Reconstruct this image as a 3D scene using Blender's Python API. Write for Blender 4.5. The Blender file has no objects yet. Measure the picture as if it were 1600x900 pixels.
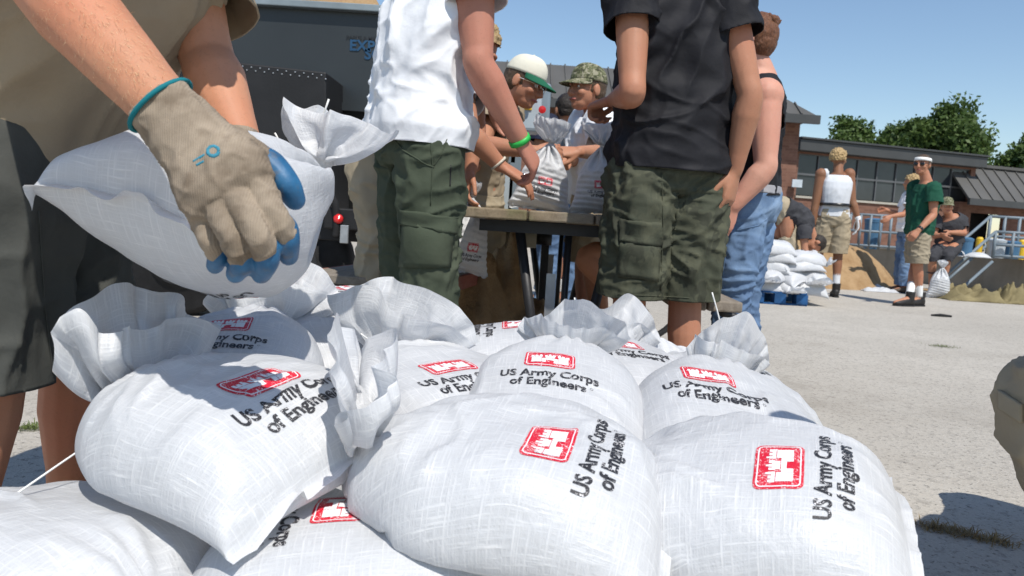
import bpy, bmesh, math, random
import numpy as np
from mathutils import Vector, Matrix, Euler
scene = bpy.context.scene
COL = scene.collection
# ---------------------------------------------------------------- camera
FPX = 1200.0
CAM = np.array([0, 0, .75]); PITCH, ROLL = math.radians(5.28), math.radians(3.5)
_F = np.array([0, math.cos(PITCH), -math.sin(PITCH)]); _U0 = np.array([0, math.sin(PITCH), math.cos(PITCH)]); _R0 = np.array([1., 0, 0])
_R = math.cos(ROLL)*_R0+math.sin(ROLL)*_U0; _U = math.cos(ROLL)*_U0-math.sin(ROLL)*_R0
cam_d = bpy.data.cameras.new('camera'); cam = bpy.data.objects.new('camera', cam_d); COL.objects.link(cam); scene.camera = cam
cam.matrix_world = Matrix([[_R[0], _U[0], -_F[0], CAM[0]], [_R[1], _U[1], -_F[1], CAM[1]], [_R[2], _U[2], -_F[2], CAM[2]], [0, 0, 0, 1]])
cam_d.sensor_width = 36; cam_d.lens = 36*FPX/1600; cam_d.clip_start = .02; cam_d.clip_end = 3000
cam_d.dof.use_dof = True; cam_d.dof.focus_distance = 1.7; cam_d.dof.aperture_fstop = 9
# ---------------------------------------------------------------- daylight
SUN_EL, SUN_AZ = math.radians(56), math.radians(157)      # azimuth measured clockwise from +Y (away from the camera)
world = bpy.data.worlds.new('World'); scene.world = world; world.use_nodes = True
wn = world.node_tree; bg = wn.nodes['Background']
sky = wn.nodes.new('ShaderNodeTexSky'); sky.sky_type = 'NISHITA'; sky.sun_disc = False
sky.sun_elevation = SUN_EL; sky.sun_rotation = SUN_AZ; sky.air_density = 1.15; sky.dust_density = .2; sky.ozone_density = 3.0
wn.links.new(sky.outputs[0], bg.inputs[0]); bg.inputs[1].default_value = .12
sd = bpy.data.lights.new('sun', 'SUN'); sd.energy = 4.2; sd.angle = math.radians(.53); sd.color = (1, .955, .88)
sun = bpy.data.objects.new('sun', sd); COL.objects.link(sun)
_S = Vector((math.cos(SUN_EL)*math.sin(SUN_AZ), math.cos(SUN_EL)*math.cos(SUN_AZ), math.sin(SUN_EL)))
sun.rotation_euler = _S.to_track_quat('Z', 'Y').to_euler(); sun.location = (6, 0, 12)
scene.view_settings.view_transform = 'Standard'; scene.view_settings.look = 'None'
scene.view_settings.exposure = 0.17; scene.view_settings.gamma = 1; scene.view_settings.use_curve_mapping = False
# ---------------------------------------------------------------- pixel -> place helpers (photo pixels, 1600 x 900)
def ray(x, y): return _F*FPX+_R*(x-800)+_U*(450-y)
def G(x, y, z=0.): d = ray(x, y); return CAM+d*((z-CAM[2])/d[2])          # point on a level plane
def P(x, y, Y): d = ray(x, y); return CAM+d*(Y/d[1])                       # point at a distance away
def V3(*a): return np.array(a, float)
def unit(v): v = np.asarray(v, float); return v/(np.linalg.norm(v)+1e-12)
# ---------------------------------------------------------------- noise
def _h(i, j, k, s):
    n = (i*374761393+j*668265263+k*2147483647+s*974711) & 0xffffffff
    n = ((n ^ (n >> 13))*1274126177) & 0xffffffff
    return ((n ^ (n >> 16)) & 0xffff)/65535.
def vnoise(p, s=0):
    p = np.asarray(p, float); i = np.floor(p).astype(np.int64); f = p-i; f = f*f*f*(f*(f*6-15)+10)
    r = 0
    for a in (0, 1):
        wa = f[..., 0] if a else 1-f[..., 0]
        for b in (0, 1):
            wb = f[..., 1] if b else 1-f[..., 1]
            for c in (0, 1):
                wc = f[..., 2] if c else 1-f[..., 2]
                r = r+wa*wb*wc*_h(i[..., 0]+a, i[..., 1]+b, i[..., 2]+c, s)
    return r
def fbm(p, s=0, o=3):
    r = 0; a = .5
    for k in range(o): r = r+a*vnoise(p*2.03**k, s+k*17); a *= .5
    return r/(1-.5**o)
# ---------------------------------------------------------------- mesh helpers
def mesh_np(name, v, faces):
    m = bpy.data.meshes.new(name); m.from_pydata([tuple(map(float, a)) for a in v], [], [tuple(map(int, f)) for f in faces]); m.update(); return m
def smooth(m, on=True):
    m.polygons.foreach_set('use_smooth', [on]*len(m.polygons)); m.update(); return m
def put(name, m, mat=None, parent=None, **props):
    o = bpy.data.objects.new(name, m); COL.objects.link(o)
    if mat is not None and m is not None: m.materials.clear(); m.materials.append(mat)
    if parent is not None:
        o.parent = parent; o.matrix_parent_inverse = Matrix.Translation(-Vector(WLOC(parent)))
    for k, v in props.items(): o[k] = v
    return o
_wl = {}
def WLOC(o): return _wl.get(o.name, (0, 0, 0))
def thing(name, label, cat, loc=(0, 0, 0), group=None):
    o = bpy.data.objects.new(name, None); COL.objects.link(o); o.location = tuple(map(float, loc)); o.empty_display_size = .05
    _wl[o.name] = tuple(map(float, loc)); o['label'] = label; o['category'] = cat
    if group: o['group'] = group
    return o
def tag(o, label, cat, group=None):
    o['label'] = label; o['category'] = cat
    if group: o['group'] = group
    return o
class MB:
    """collects shapes into one mesh"""
    def __init__(s): s.v = []; s.f = []; s.n = 0
    def add(s, v, f):
        v = np.asarray(v, float); s.v.append(v); s.f += [tuple(i+s.n for i in q) for q in f]; s.n += len(v); return s
    def box(s, c, d, ax=None):
        c = np.asarray(c, float); d = np.asarray(d, float)/2; A = np.eye(3) if ax is None else np.asarray(ax, float)
        v = [c+A[0]*x*d[0]+A[1]*y*d[1]+A[2]*z*d[2] for x in (-1, 1) for y in (-1, 1) for z in (-1, 1)]
        return s.add(v, [(0, 1, 3, 2), (4, 6, 7, 5), (0, 4, 5, 1), (2, 3, 7, 6), (0, 2, 6, 4), (1, 5, 7, 3)])
    def bar(s, a, b, w, h, up=(0, 0, 1)):
        a = np.asarray(a, float); b = np.asarray(b, float); t = unit(b-a); sd_ = unit(np.cross(t, up)) if abs(t@np.asarray(up)) < .99 else np.array([1., 0, 0])
        u_ = np.cross(sd_, t); return s.box((a+b)/2, (np.linalg.norm(b-a), w, h), (t, sd_, u_))
    def tube(s, pts, r, n=10, closed=False, cap=True):
        v, f = tube_geo(pts, r, n, cap); return s.add(v, f)
    def ball(s, c, r, ax=None, nu=14, nv=9):
        v, f = ball_geo(c, r, ax, nu, nv); return s.add(v, f)
    def lathe(s, c, prof, n=20, ax=None):
        A = np.eye(3) if ax is None else np.asarray(ax, float); c = np.asarray(c, float); v = []; f = []
        for (r, z) in prof:
            for k in range(n):
                a = 2*math.pi*k/n; v.append(c+A[0]*r*math.cos(a)+A[1]*r*math.sin(a)+A[2]*z)
        m = len(prof)
        for i in range(m-1):
            for k in range(n): f.append((i*n+k, i*n+(k+1) % n, (i+1)*n+(k+1) % n, (i+1)*n+k))
        f.append(tuple(reversed(range(n)))); f.append(tuple(range((m-1)*n, m*n)))
        return s.add(v, f)
    def prism(s, poly, d):
        poly = [np.asarray(q, float) for q in poly]; d = np.asarray(d, float); n = len(poly)
        return s.add(poly+[q+d for q in poly], [tuple(reversed(range(n))), tuple(range(n, 2*n))]+[(k, (k+1) % n, n+(k+1) % n, n+k) for k in range(n)])
    def mesh(s, name='m', sm=False):
        m = mesh_np(name, np.concatenate(s.v), s.f); bm = bmesh.new(); bm.from_mesh(m); bmesh.ops.recalc_face_normals(bm, faces=bm.faces); bm.to_mesh(m); bm.free()
        if sm: smooth(m)
        return m
    def put(s, name, mat, parent=None, sm=False, bevel=0, **props):
        o = put(name, s.mesh(name, sm), mat, parent, **props)
        if bevel:
            b = o.modifiers.new('bevel', 'BEVEL'); b.width = bevel; b.segments = 2; b.limit_method = 'ANGLE'; b.angle_limit = math.radians(40)
        return o
def ball_geo(c, r, ax=None, nu=14, nv=9):
    A = np.eye(3) if ax is None else np.asarray(ax, float); c = np.asarray(c, float); r = np.ones(3)*np.asarray(r, float)
    v = [c-A[2]*r[2]]; f = []
    for i in range(1, nv):
        t = math.pi*i/nv-math.pi/2
        for k in range(nu):
            a = 2*math.pi*k/nu; v.append(c+A[0]*r[0]*math.cos(t)*math.cos(a)+A[1]*r[1]*math.cos(t)*math.sin(a)+A[2]*r[2]*math.sin(t))
    v.append(c+A[2]*r[2]); T = len(v)-1
    for k in range(nu): f.append((0, 1+(k+1) % nu, 1+k)); f.append((T, T-nu+k, T-nu+(k+1) % nu))
    for i in range(nv-2):
        for k in range(nu): f.append((1+i*nu+k, 1+i*nu+(k+1) % nu, 1+(i+1)*nu+(k+1) % nu, 1+(i+1)*nu+k))
    return v, f
def tube_geo(pts, r, n=10, cap=True):
    pts = [np.asarray(p, float) for p in pts]; m = len(pts); r = [r]*m if np.isscalar(r) else list(r)
    v = []; f = []; ref = None
    for i in range(m):
        t = unit(pts[min(i+1, m-1)]-pts[max(i-1, 0)])
        if ref is None: ref = np.array([0, 0, 1.]) if abs(t[2]) < .9 else np.array([1., 0, 0])
        a = unit(np.cross(t, ref)); b = np.cross(t, a); ref = unit(-np.cross(t, a)) if False else unit(np.cross(a, t))
        rr = r[i] if not np.isscalar(r[i]) else (r[i], r[i])
        for k in range(n):
            th = 2*math.pi*k/n; v.append(pts[i]+a*math.cos(th)*rr[0]+b*math.sin(th)*rr[1])
    for i in range(m-1):
        for k in range(n): f.append((i*n+k, i*n+(k+1) % n, (i+1)*n+(k+1) % n, (i+1)*n+k))
    if cap: f.append(tuple(range(n))); f.append(tuple(reversed(range((m-1)*n, m*n))))
    return v, f
def spline(pts, n=6):
    pts = [np.asarray(p, float) for p in pts]; out = []; q = [2*pts[0]-pts[1]]+pts+[2*pts[-1]-pts[-2]]
    for i in range(1, len(q)-2):
        for k in range(n):
            t = k/n; a, b, c, d = q[i-1:i+3]
            out.append(.5*((2*b)+(c-a)*t+(2*a-5*b+4*c-d)*t*t+(3*b-a-3*c+d)*t**3))
    out.append(pts[-1]); return out
# ---------------------------------------------------------------- materials
class NT:
    def __init__(s, name, rough=.6, spec=.4, col=(.5, .5, .5), metal=0, disp=False):
        s.m = bpy.data.materials.new(name); s.m.use_nodes = True; s.t = s.m.node_tree; s.b = s.t.nodes['Principled BSDF']
        s.b.inputs['Roughness'].default_value = rough; s.b.inputs['Specular IOR Level'].default_value = spec
        s.b.inputs['Base Color'].default_value = (*col, 1); s.b.inputs['Metallic'].default_value = metal
        s._tc = None
    def n(s, t, **kw):
        x = s.t.nodes.new('ShaderNode'+t)
        for k, v in kw.items():
            if k in x.inputs: x.inputs[k].default_value = v
            else: setattr(x, k, v)
        return x
    def l(s, a, b): s.t.links.new(a, b)
    def co(s, kind='Object', scale=(1, 1, 1), rot=(0, 0, 0)):
        if s._tc is None: s._tc = s.n('TexCoord')
        mp = s.n('Mapping'); mp.inputs['Scale'].default_value = scale; mp.inputs['Rotation'].default_value = rot; s.l(s._tc.outputs[kind], mp.inputs[0]); return mp.outputs[0]
    def noise(s, vec, scale, detail=4, rough=.55, dist=0):
        x = s.n('TexNoise', Scale=scale, Detail=detail, Roughness=rough, Distortion=dist); s.l(vec, x.inputs['Vector']); return x.outputs[0]
    def ramp(s, fac, stops, interp='LINEAR'):
        r = s.n('ValToRGB'); e = r.color_ramp; e.interpolation = interp
        while len(e.elements) < len(stops): e.elements.new(.5)
        for el, (p, c) in zip(e.elements, stops): el.position = p; el.color = (*c, 1) if len(c) == 3 else c
        s.l(fac, r.inputs[0]); return r.outputs[0]
    def mix(s, fac, a, b, mode='MIX'):
        x = s.n('Mix', data_type='RGBA', blend_type=mode)
        for i, q in ((0, fac), (6, a), (7, b)):
            if isinstance(q, (int, float)): x.inputs[i].default_value = q
            elif isinstance(q, tuple): x.inputs[i].default_value = (*q, 1)
            else: s.l(q, x.inputs[i])
        return x.outputs[2]
    def math(s, op, a, b=0.):
        x = s.n('Math', operation=op)
        for i, q in enumerate((a, b)):
            if isinstance(q, (int, float)): x.inputs[i].default_value = q
            else: s.l(q, x.inputs[i])
        return x.outputs[0]
    def base(s, c): s.l(c, s.b.inputs['Base Color']); return s
    def bump(s, h, strength=.3, dist=.01):
        x = s.n('Bump'); x.inputs['Strength'].default_value = strength; x.inputs['Distance'].default_value = dist
        if getattr(s, '_bp', None): s.l(s._bp, x.inputs['Normal'])
        s.l(h, x.inputs['Height']); s.l(x.outputs[0], s.b.inputs['Normal']); s._bp = x.outputs[0]; return s
M = {}
def cl(c, k): return tuple(min(1, x*k) for x in c)
def simple(name, col, rough=.6, spec=.4, var=.15, scale=6, bump=.15, bscale=60, metal=0, bd=.004):
    t = NT(name, rough, spec, col, metal); v = t.co()
    n = t.noise(v, scale, 5)
    t.base(t.ramp(n, [(.3, cl(col, 1-var)), (.7, cl(col, 1+var))]))
    if bump: t.bump(t.noise(v, bscale, 4), bump, bd)
    M[name] = t.m; return t.m
def cloth(name, col, var=.12, weave=900, rough=.85, dirt=None, sheen=.0):
    t = NT(name, rough, .2, col); v = t.co()
    c = t.ramp(t.noise(v, 5, 6, .6), [(.3, cl(col, 1-var)), (.7, cl(col, 1+var))])
    if dirt: c = t.mix(t.ramp(t.noise(v, 3.1, 5), [(.5, (0, 0, 0)), (.75, (.8, .8, .8))]), c, dirt)
    t.base(c)
    t.bump(t.noise(v, 45, 3), .25, .006)
    t.bump(t.noise(v, weave, 2), .35, .0008)
    M[name] = t.m; return t.m
# ---------------------------------------------------------------- sandbag fabric and print
def mat_sack(name, tint=(.69, .70, .715)):
    t = NT(name, .42, .45); uv = t.co('UV')
    a = t.noise(t.co('UV', (12, 330, 1)), 1.0, 3, .6); b = t.noise(t.co('UV', (310, 14, 1)), 1.0, 3, .6)
    th = t.math('MAXIMUM', a, b)
    c = t.ramp(th, [(.46, cl(tint, .92)), (.58, tint), (.72, (.87, .87, .87))])
    w1 = t.n('TexWave', wave_type='BANDS', bands_direction='X', Scale=62.); t.l(uv, w1.inputs['Vector'])
    w2 = t.n('TexWave', wave_type='BANDS', bands_direction='Y', Scale=62.); t.l(uv, w2.inputs['Vector'])
    big = t.noise(t.co(), 9, 5)
    c = t.mix(t.ramp(big, [(.52, (0, 0, 0)), (.8, (.35, .35, .35))]), c, cl(tint, .86))
    t.base(c)
    fine = t.noise(t.co('UV', (1, 1, 1)), 34, 4, .62, .4)
    t.bump(fine, .30, .010)
    t.bump(th, .5, .0026)
    t.bump(t.math('MULTIPLY', w1.outputs[0], w2.outputs[0]), .12, .0006)
    tr = t.n('BsdfTranslucent'); tr.inputs[0].default_value = (.85, .86, .88, 1)
    mx = t.n('MixShader'); mx.inputs[0].default_value = .26
    out = t.t.nodes['Material Output']; t.l(t.b.outputs[0], mx.inputs[1]); t.l(tr.outputs[0], mx.inputs[2]); t.l(mx.outputs[0], out.inputs[0])
    M[name] = t.m; return t
mat_sack('sack')
def mat_print(name, col, wear):
    t = NT(name, .5, .4); v = t.co('Object', (1, 1, 1))
    n = t.noise(v, 420, 3, .7); n2 = t.noise(v, 60, 3)
    f = t.math('ADD', t.math('MULTIPLY', n, .7), t.math('MULTIPLY', n2, .3))
    t.base(t.mix(t.ramp(f, [(wear, (0, 0, 0)), (wear+.05, (1, 1, 1))]), col, (.78, .76, .77)))
    t.bump(n, .3, .001); M[name] = t.m
mat_print('print_red', (.60, .012, .035), .55)
mat_print('print_black', (.022, .022, .026), .565)
simple('print_white', (.80, .80, .81), .5, .4, .05, 40, .2, 200)
simple('string', (.78, .78, .76), .6, .4, .08, 60, .3, 300)
# ---------------------------------------------------------------- ground
t = NT('pavement', .88, .25); v = t.co()
n1 = t.noise(v, .5, 6, .6); n2 = t.noise(v, 55, 5, .7); n3 = t.noise(v, 170, 3, .7); n4 = t.noise(v, 2.4, 5, .6)
c = t.ramp(n1, [(.3, (.40, .368, .318)), (.7, (.50, .462, .402))])
c = t.mix(t.ramp(n4, [(.42, (0, 0, 0)), (.72, (.55, .55, .55))]), c, (.37, .335, .285))
vo = t.n('TexVoronoi', Scale=95.); t.l(v, vo.inputs['Vector'])
c = t.mix(t.ramp(vo.outputs['Distance'], [(.12, (.8, .8, .8)), (.32, (0, 0, 0))]), c, (.46, .43, .39))
c = t.mix(t.ramp(n2, [(.55, (0, 0, 0)), (.64, (.85, .85, .85))]), c, (.14, .13, .115))
c = t.mix(t.ramp(n3, [(.56, (0, 0, 0)), (.66, (.8, .8, .8))]), c, (.60, .56, .50))
st = t.noise(v, .9, 6, .7, .8)
c = t.mix(t.ramp(st, [(.56, (0, 0, 0)), (.70, (.5, .5, .5))]), c, (.27, .24, .20))
n5 = t.noise(v, 20, 4, .7)
c = t.mix(t.ramp(n5, [(.54, (0, 0, 0)), (.66, (.5, .5, .5))]), c, (.22, .20, .175))
t.base(c); t.bump(n5, .4, .010); t.bump(n2, .7, .007); t.bump(n3, .5, .003); M['pavement'] = t.m
# sand
t = NT('sand', .95, .15); v = t.co()
c = t.ramp(t.noise(v, 4, 6, .65), [(.3, (.27, .165, .080)), (.7, (.44, .30, .165))])
c = t.mix(t.ramp(t.noise(v, 160, 3, .7), [(.55, (0, 0, 0)), (.72, (.6, .6, .6))]), c, (.20, .125, .062))
t.base(c); t.bump(t.noise(v, 30, 5, .7), .8, .02); t.bump(t.noise(v, 260, 2), .5, .003); M['sand'] = t.m
# skin
def mat_skin(name, col, red, hair=0):
    t = NT(name, .58, .35); v = t.co()
    c = t.ramp(t.noise(v, 7, 5, .6), [(.3, cl(col, .88)), (.7, cl(col, 1.08))])
    c = t.mix(t.ramp(t.noise(v, 3.2, 3), [(.4, (0, 0, 0)), (.7, (.6, .6, .6))]), c, red)
    c = t.mix(t.ramp(t.noise(v, 170, 3, .7), [(.56, (0, 0, 0)), (.72, (.35, .35, .35))]), c, cl(col, .6))
    t.base(c); t.b.inputs['Subsurface Weight'].default_value = .12; t.b.inputs['Subsurface Radius'].default_value = (.012, .005, .003); t.b.inputs['Subsurface Scale'].default_value = .5
    t.bump(t.noise(v, 260, 3, .7), .25, .0012); t.bump(t.noise(v, 30, 3), .2, .003); M[name] = t.m
mat_skin('skin_ruddy', (.50, .235, .135), (.52, .175, .095))
mat_skin('skin_sunburnt', (.44, .20, .135), (.46, .15, .10))
mat_skin('skin_tan', (.42, .20, .118), (.44, .165, .095))
mat_skin('skin_pale', (.56, .30, .215), (.58, .24, .17))
mat_skin('skin_brown', (.24, .115, .062), (.26, .11, .06))
# cloth
cloth('white_cotton', (.80, .81, .83), .04); cloth('light_grey_cotton', (.62, .64, .67), .05)
cloth('black_cotton', (.015, .015, .018), .25, rough=.7); cloth('charcoal_cotton', (.045, .045, .05), .2)
cloth('olive_cloth', (.058, .072, .048), .12, dirt=(.075, .085, .058)); cloth('khaki_cloth', (.36, .30, .21), .1, dirt=(.30, .24, .16)); cloth('tan_shirt', (.30, .24, .165), .1)
cloth('slate_shorts', (.060, .062, .056), .15, dirt=(.08, .08, .07)); cloth('green_cotton', (.012, .070, .042), .15); cloth('stone_shorts', (.30, .255, .185), .1)
cloth('blue_shirt', (.14, .24, .46), .1); cloth('navy_cloth', (.02, .025, .05), .2); cloth('grey_trim', (.30, .30, .32), .1); cloth('drab_canvas', (.20, .165, .085), .3, 400)
cloth('cream_cap', (.66, .63, .52), .06); cloth('green_brim', (.015, .11, .06), .1); cloth('white_sock', (.78, .78, .76), .04); cloth('magenta_cloth', (.45, .05, .32), .1)
cloth('seam_thread', (.75, .75, .73), .05)
def mat_camo(name, cols, sc=9):
    t = NT(name, .85, .2); v = t.co()
    n = t.noise(v, sc, 3, .6, .6); n2 = t.noise(t.co('Object', (1, 1, 1), (1, 2, .5)), sc*1.3, 3, .6, .6)
    c = t.ramp(n, [(0, cols[0]), (.46, cols[1]), (.56, cols[2])], 'CONSTANT')
    c = t.mix(t.ramp(n2, [(.55, (0, 0, 0)), (.57, (1, 1, 1))]), c, cols[3])
    c = t.mix(t.ramp(t.noise(v, 3, 5), [(.4, (0, 0, 0)), (.8, (.4, .4, .4))]), c, cl(cols[1], 1.3))
    t.base(c); t.bump(t.noise(v, 45, 3), .25, .006); t.bump(t.noise(v, 900, 2), .35, .0008); M[name] = t.m
mat_camo('camo_cloth', [(.085, .088, .058), (.070, .074, .050), (.058, .064, .044), (.045, .048, .034)])
mat_camo('camo_cap', [(.20, .19, .12), (.11, .12, .06), (.05, .05, .03), (.30, .28, .20)], 40)
# denim
t = NT('denim', .85, .2); v = t.co()
c = t.ramp(t.noise(v, 4.5, 5, .6), [(.3, (.075, .125, .22)), (.55, (.15, .235, .37)), (.75, (.27, .37, .50))])
c = t.mix(t.ramp(t.noise(t.co('Object', (900, 900, 90)), 1, 2), [(.4, (0, 0, 0)), (.7, (.35, .35, .35))]), c, (.06, .10, .19))
t.base(c); t.bump(t.noise(v, 45, 3), .25, .006); t.bump(t.noise(v, 900, 2), .4, .0009); M['denim'] = t.m
# knitted glove and its rubber coat
t = NT('glove_knit', .9, .15); v = t.co()
c = t.ramp(t.noise(v, 14, 5, .65), [(.3, (.19, .15, .11)), (.7, (.38, .31, .235))])
c = t.mix(t.ramp(t.noise(v, 34, 4), [(.52, (0, 0, 0)), (.75, (.75, .75, .75))]), c, (.13, .095, .065))
wv = t.n('TexWave', wave_type='BANDS', bands_direction='X', Scale=135., Distortion=3.); wv.inputs['Detail Scale'].default_value = 1.2; t.l(t.co('Object', (1, .25, .12), (.2, .5, .2)), wv.inputs['Vector'])
c = t.mix(t.math('MULTIPLY', wv.outputs[0], .12), c, (.14, .10, .07))
t.base(c); t.bump(wv.outputs[0], .3, .0012); t.bump(t.noise(v, 700, 2), .4, .0008); M['glove_knit'] = t.m
t = NT('glove_rubber', .5, .4); v = t.co(); c = t.ramp(t.noise(v, 26, 5, .6), [(.3, (.012, .075, .17)), (.7, (.03, .15, .30))])
c = t.mix(t.ramp(t.noise(v, 60, 4), [(.55, (0, 0, 0)), (.75, (.6, .6, .6))]), c, (.12, .11, .10)); t.base(c); t.bump(t.noise(v, 200, 3), .4, .001); M['glove_rubber'] = t.m
simple('teal_trim', (.01, .16, .19), .8, .2); simple('teal_print', (.05, .24, .33), .7, .2, .3, 90)
# hair
def mat_hair(name, a, b):
    t = NT(name, .45, .4); v = t.co('Object', (60, 60, 14)); c = t.ramp(t.noise(v, 3, 4, .7), [(.3, a), (.7, b)]); t.base(c); t.bump(t.noise(v, 5, 3, .7), .9, .006); M[name] = t.m
mat_hair('hair_auburn', (.09, .035, .018), (.24, .10, .045)); simple('arm_hair', (.72, .50, .28), .4, .5, .1); mat_hair('hair_dark', (.012, .009, .007), (.04, .028, .02)); mat_hair('hair_blond', (.30, .19, .08), (.55, .40, .20)); mat_hair('hair_brown', (.05, .03, .016), (.13, .08, .045))
# metal, paint, wood, rubber
simple('steel_black', (.018, .018, .02), .5, .5, .3, 8, .15, 80); simple('trailer_paint', (.024, .028, .030), .38, .5, .14, 2.0, .05, 20); simple('trailer_black', (.010, .010, .011), .6, .4, .3, 6, .2, 60)
simple('trailer_lip', (.20, .24, .26), .4, .5, .15, 6); simple('machine_grey', (.17, .21, .24), .45, .5, .12, 5, .05, 30); simple('machine_light', (.36, .41, .44), .45, .5, .1, 5, .05, 30)
simple('zinc', (.36, .38, .40), .4, .6, .15, 20, .1, 80, .6); simple('rubber', (.016, .016, .017), .8, .3, .3, 12, .3, 90); simple('yellow_paint', (.75, .48, .03), .5); simple('red_plastic', (.55, .015, .015), .35, .5, .1)
simple('decal_blue', (.012, .06, .13), .5); simple('decal_dark', (.012, .014, .017), .5); simple('lens_red', (.6, .02, .02), .2, .6, .1); simple('roller_beige', (.30, .27, .20), .6, .4, .15, 12, .2, 60); simple('watch_black', (.02, .02, .022), .3, .6, .1); simple('leather_boot', (.018, .016, .015), .55, .4, .3, 20, .3, 120); simple('shoe_brown', (.12, .085, .06), .7, .3, .2, 20)
simple('wristband_green', (.03, .42, .07), .45, .4, .05); simple('rope_white', (.62, .56, .46), .8, .2, .15, 60, .5, 400); simple('silver', (.7, .7, .7), .25, .6, .05, 9, 0, 9, 1.0); simple('glass_dark', (.01, .01, .012), .08, .6, .05, 5, 0)
simple('pallet_blue', (.015, .075, .20), .7, .3, .35, 9, .3, 70); simple('bin_blue', (.06, .15, .26), .5, .4, .1); simple('bin_grey', (.45, .50, .54), .5, .4, .1); simple('rail_grey', (.17, .21, .24), .5, .4, .12, 8)
simple('lips', (.34, .11, .09), .5, .3, .1); simple('eye', (.03, .02, .015), .2, .5, .1); simple('eye_white', (.7, .68, .65), .3, .5, .03)
def mat_wood(name, a, b, grey, green=None):
    t = NT(name, .85, .2); v = t.co('Object', (14, 1.2, 14)); c = t.ramp(t.noise(v, 3, 6, .65, .6), [(.3, a), (.7, b)])
    c = t.mix(t.ramp(t.noise(t.co(), 5, 5), [(.4, (0, 0, 0)), (.7, (.7, .7, .7))]), c, grey)
    if green: c = t.mix(t.ramp(t.noise(t.co(), 9, 5), [(.48, (0, 0, 0)), (.7, (.75, .75, .75))]), c, green)
    t.base(c); t.bump(t.noise(v, 6, 5, .7), .6, .004); M[name] = t.m
mat_wood('table_wood', (.17, .13, .085), (.30, .24, .165), (.25, .22, .18), (.12, .125, .05)); mat_wood('bench_wood', (.16, .13, .10), (.30, .26, .21), (.25, .22, .19)); mat_wood('red_paint_wood', (.22, .06, .04), (.32, .12, .085), (.28, .16, .12)); mat_wood('raw_wood', (.36, .21, .09), (.50, .31, .15), (.40, .27, .15))
# brick, roof, concrete, glass
t = NT('brick', .9, .2); v = t.co(); c = t.ramp(t.noise(v, 3.0, 5), [(.3, (.175, .088, .062)), (.7, (.245, .130, .094))]); c = t.mix(t.ramp(t.noise(v, .4, 4), [(.4, (0, 0, 0)), (.7, (.45, .45, .45))]), c, (.165, .095, .072))
br = t.n('TexBrick', Scale=1.); br.inputs['Brick Width'].default_value = .22; br.inputs['Row Height'].default_value = .075; br.inputs['Mortar Size'].default_value = .008
cx = t.n('SeparateXYZ'); t.l(v, cx.inputs[0]); cb = t.n('CombineXYZ'); t.l(t.math('ADD', cx.outputs[0], cx.outputs[1]), cb.inputs[0]); t.l(cx.outputs[2], cb.inputs[1]); t.l(cb.outputs[0], br.inputs['Vector'])
br.inputs['Color1'].default_value = (1, 1, 1, 1); br.inputs['Color2'].default_value = (.72, .70, .70, 1); br.inputs['Mortar'].default_value = (.95, 1.0, 1.0, 1)
t.base(t.mix(1., c, br.outputs[0], 'MULTIPLY')); t.bump(br.outputs[1], -.3, .006); M['brick'] = t.m
simple('roof_metal', (.085, .082, .076), .62, .45, .12, 1.2, .05, 9); simple('roof_edge', (.05, .052, .052), .5, .4, .12, 2); simple('window_frame', (.10, .105, .11), .5, .4, .1)
t = NT('window_glass', .12, .5); t.base(t.ramp(t.noise(t.co(), .7, 3), [(.3, (.022, .026, .030)), (.7, (.050, .056, .062))])); M['window_glass'] = t.m
t = NT('concrete', .9, .2); v = t.co(); c = t.ramp(t.noise(v, 1.2, 6, .65), [(.3, (.20, .175, .135)), (.7, (.31, .28, .23))]); c = t.mix(t.ramp(t.noise(t.co('Object', (3, 3, .5)), 2, 5), [(.5, (0, 0, 0)), (.75, (.6, .6, .6))]), c, (.15, .125, .095)); t.base(c); t.bump(t.noise(v, 40, 4), .4, .006); M['concrete'] = t.m
simple('concrete_cap', (.40, .375, .32), .9, .2, .12, 3); simple('door_dark', (.02, .02, .022), .6, .3, .1)
# foliage
t = NT('leaf', .55, .35); inf = t.n('ObjectInfo'); ge = t.n('NewGeometry'); c = t.ramp(t.noise(t.co(), .7, 3), [(.3, (.040, .080, .016)), (.7, (.105, .165, .040))])
c = t.mix(t.math('MULTIPLY', ge.outputs['Random Per Island'], .6), c, (.11, .16, .045)); t.base(c)
tr = t.n('BsdfTranslucent'); t.l(c, tr.inputs[0]); mx = t.n('MixShader'); mx.inputs[0].default_value = .3; t.l(t.b.outputs[0], mx.inputs[1]); t.l(tr.outputs[0], mx.inputs[2]); t.l(mx.outputs[0], t.t.nodes['Material Output'].inputs[0]); M['leaf'] = t.m
simple('bark', (.09, .065, .045), .9, .2, .3, 8, .6, 30); simple('dry_grass', (.24, .17, .08), .9, .2, .3, 30, 0); simple('green_weed', (.10, .13, .035), .9, .2, .3, 30, 0)
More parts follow.
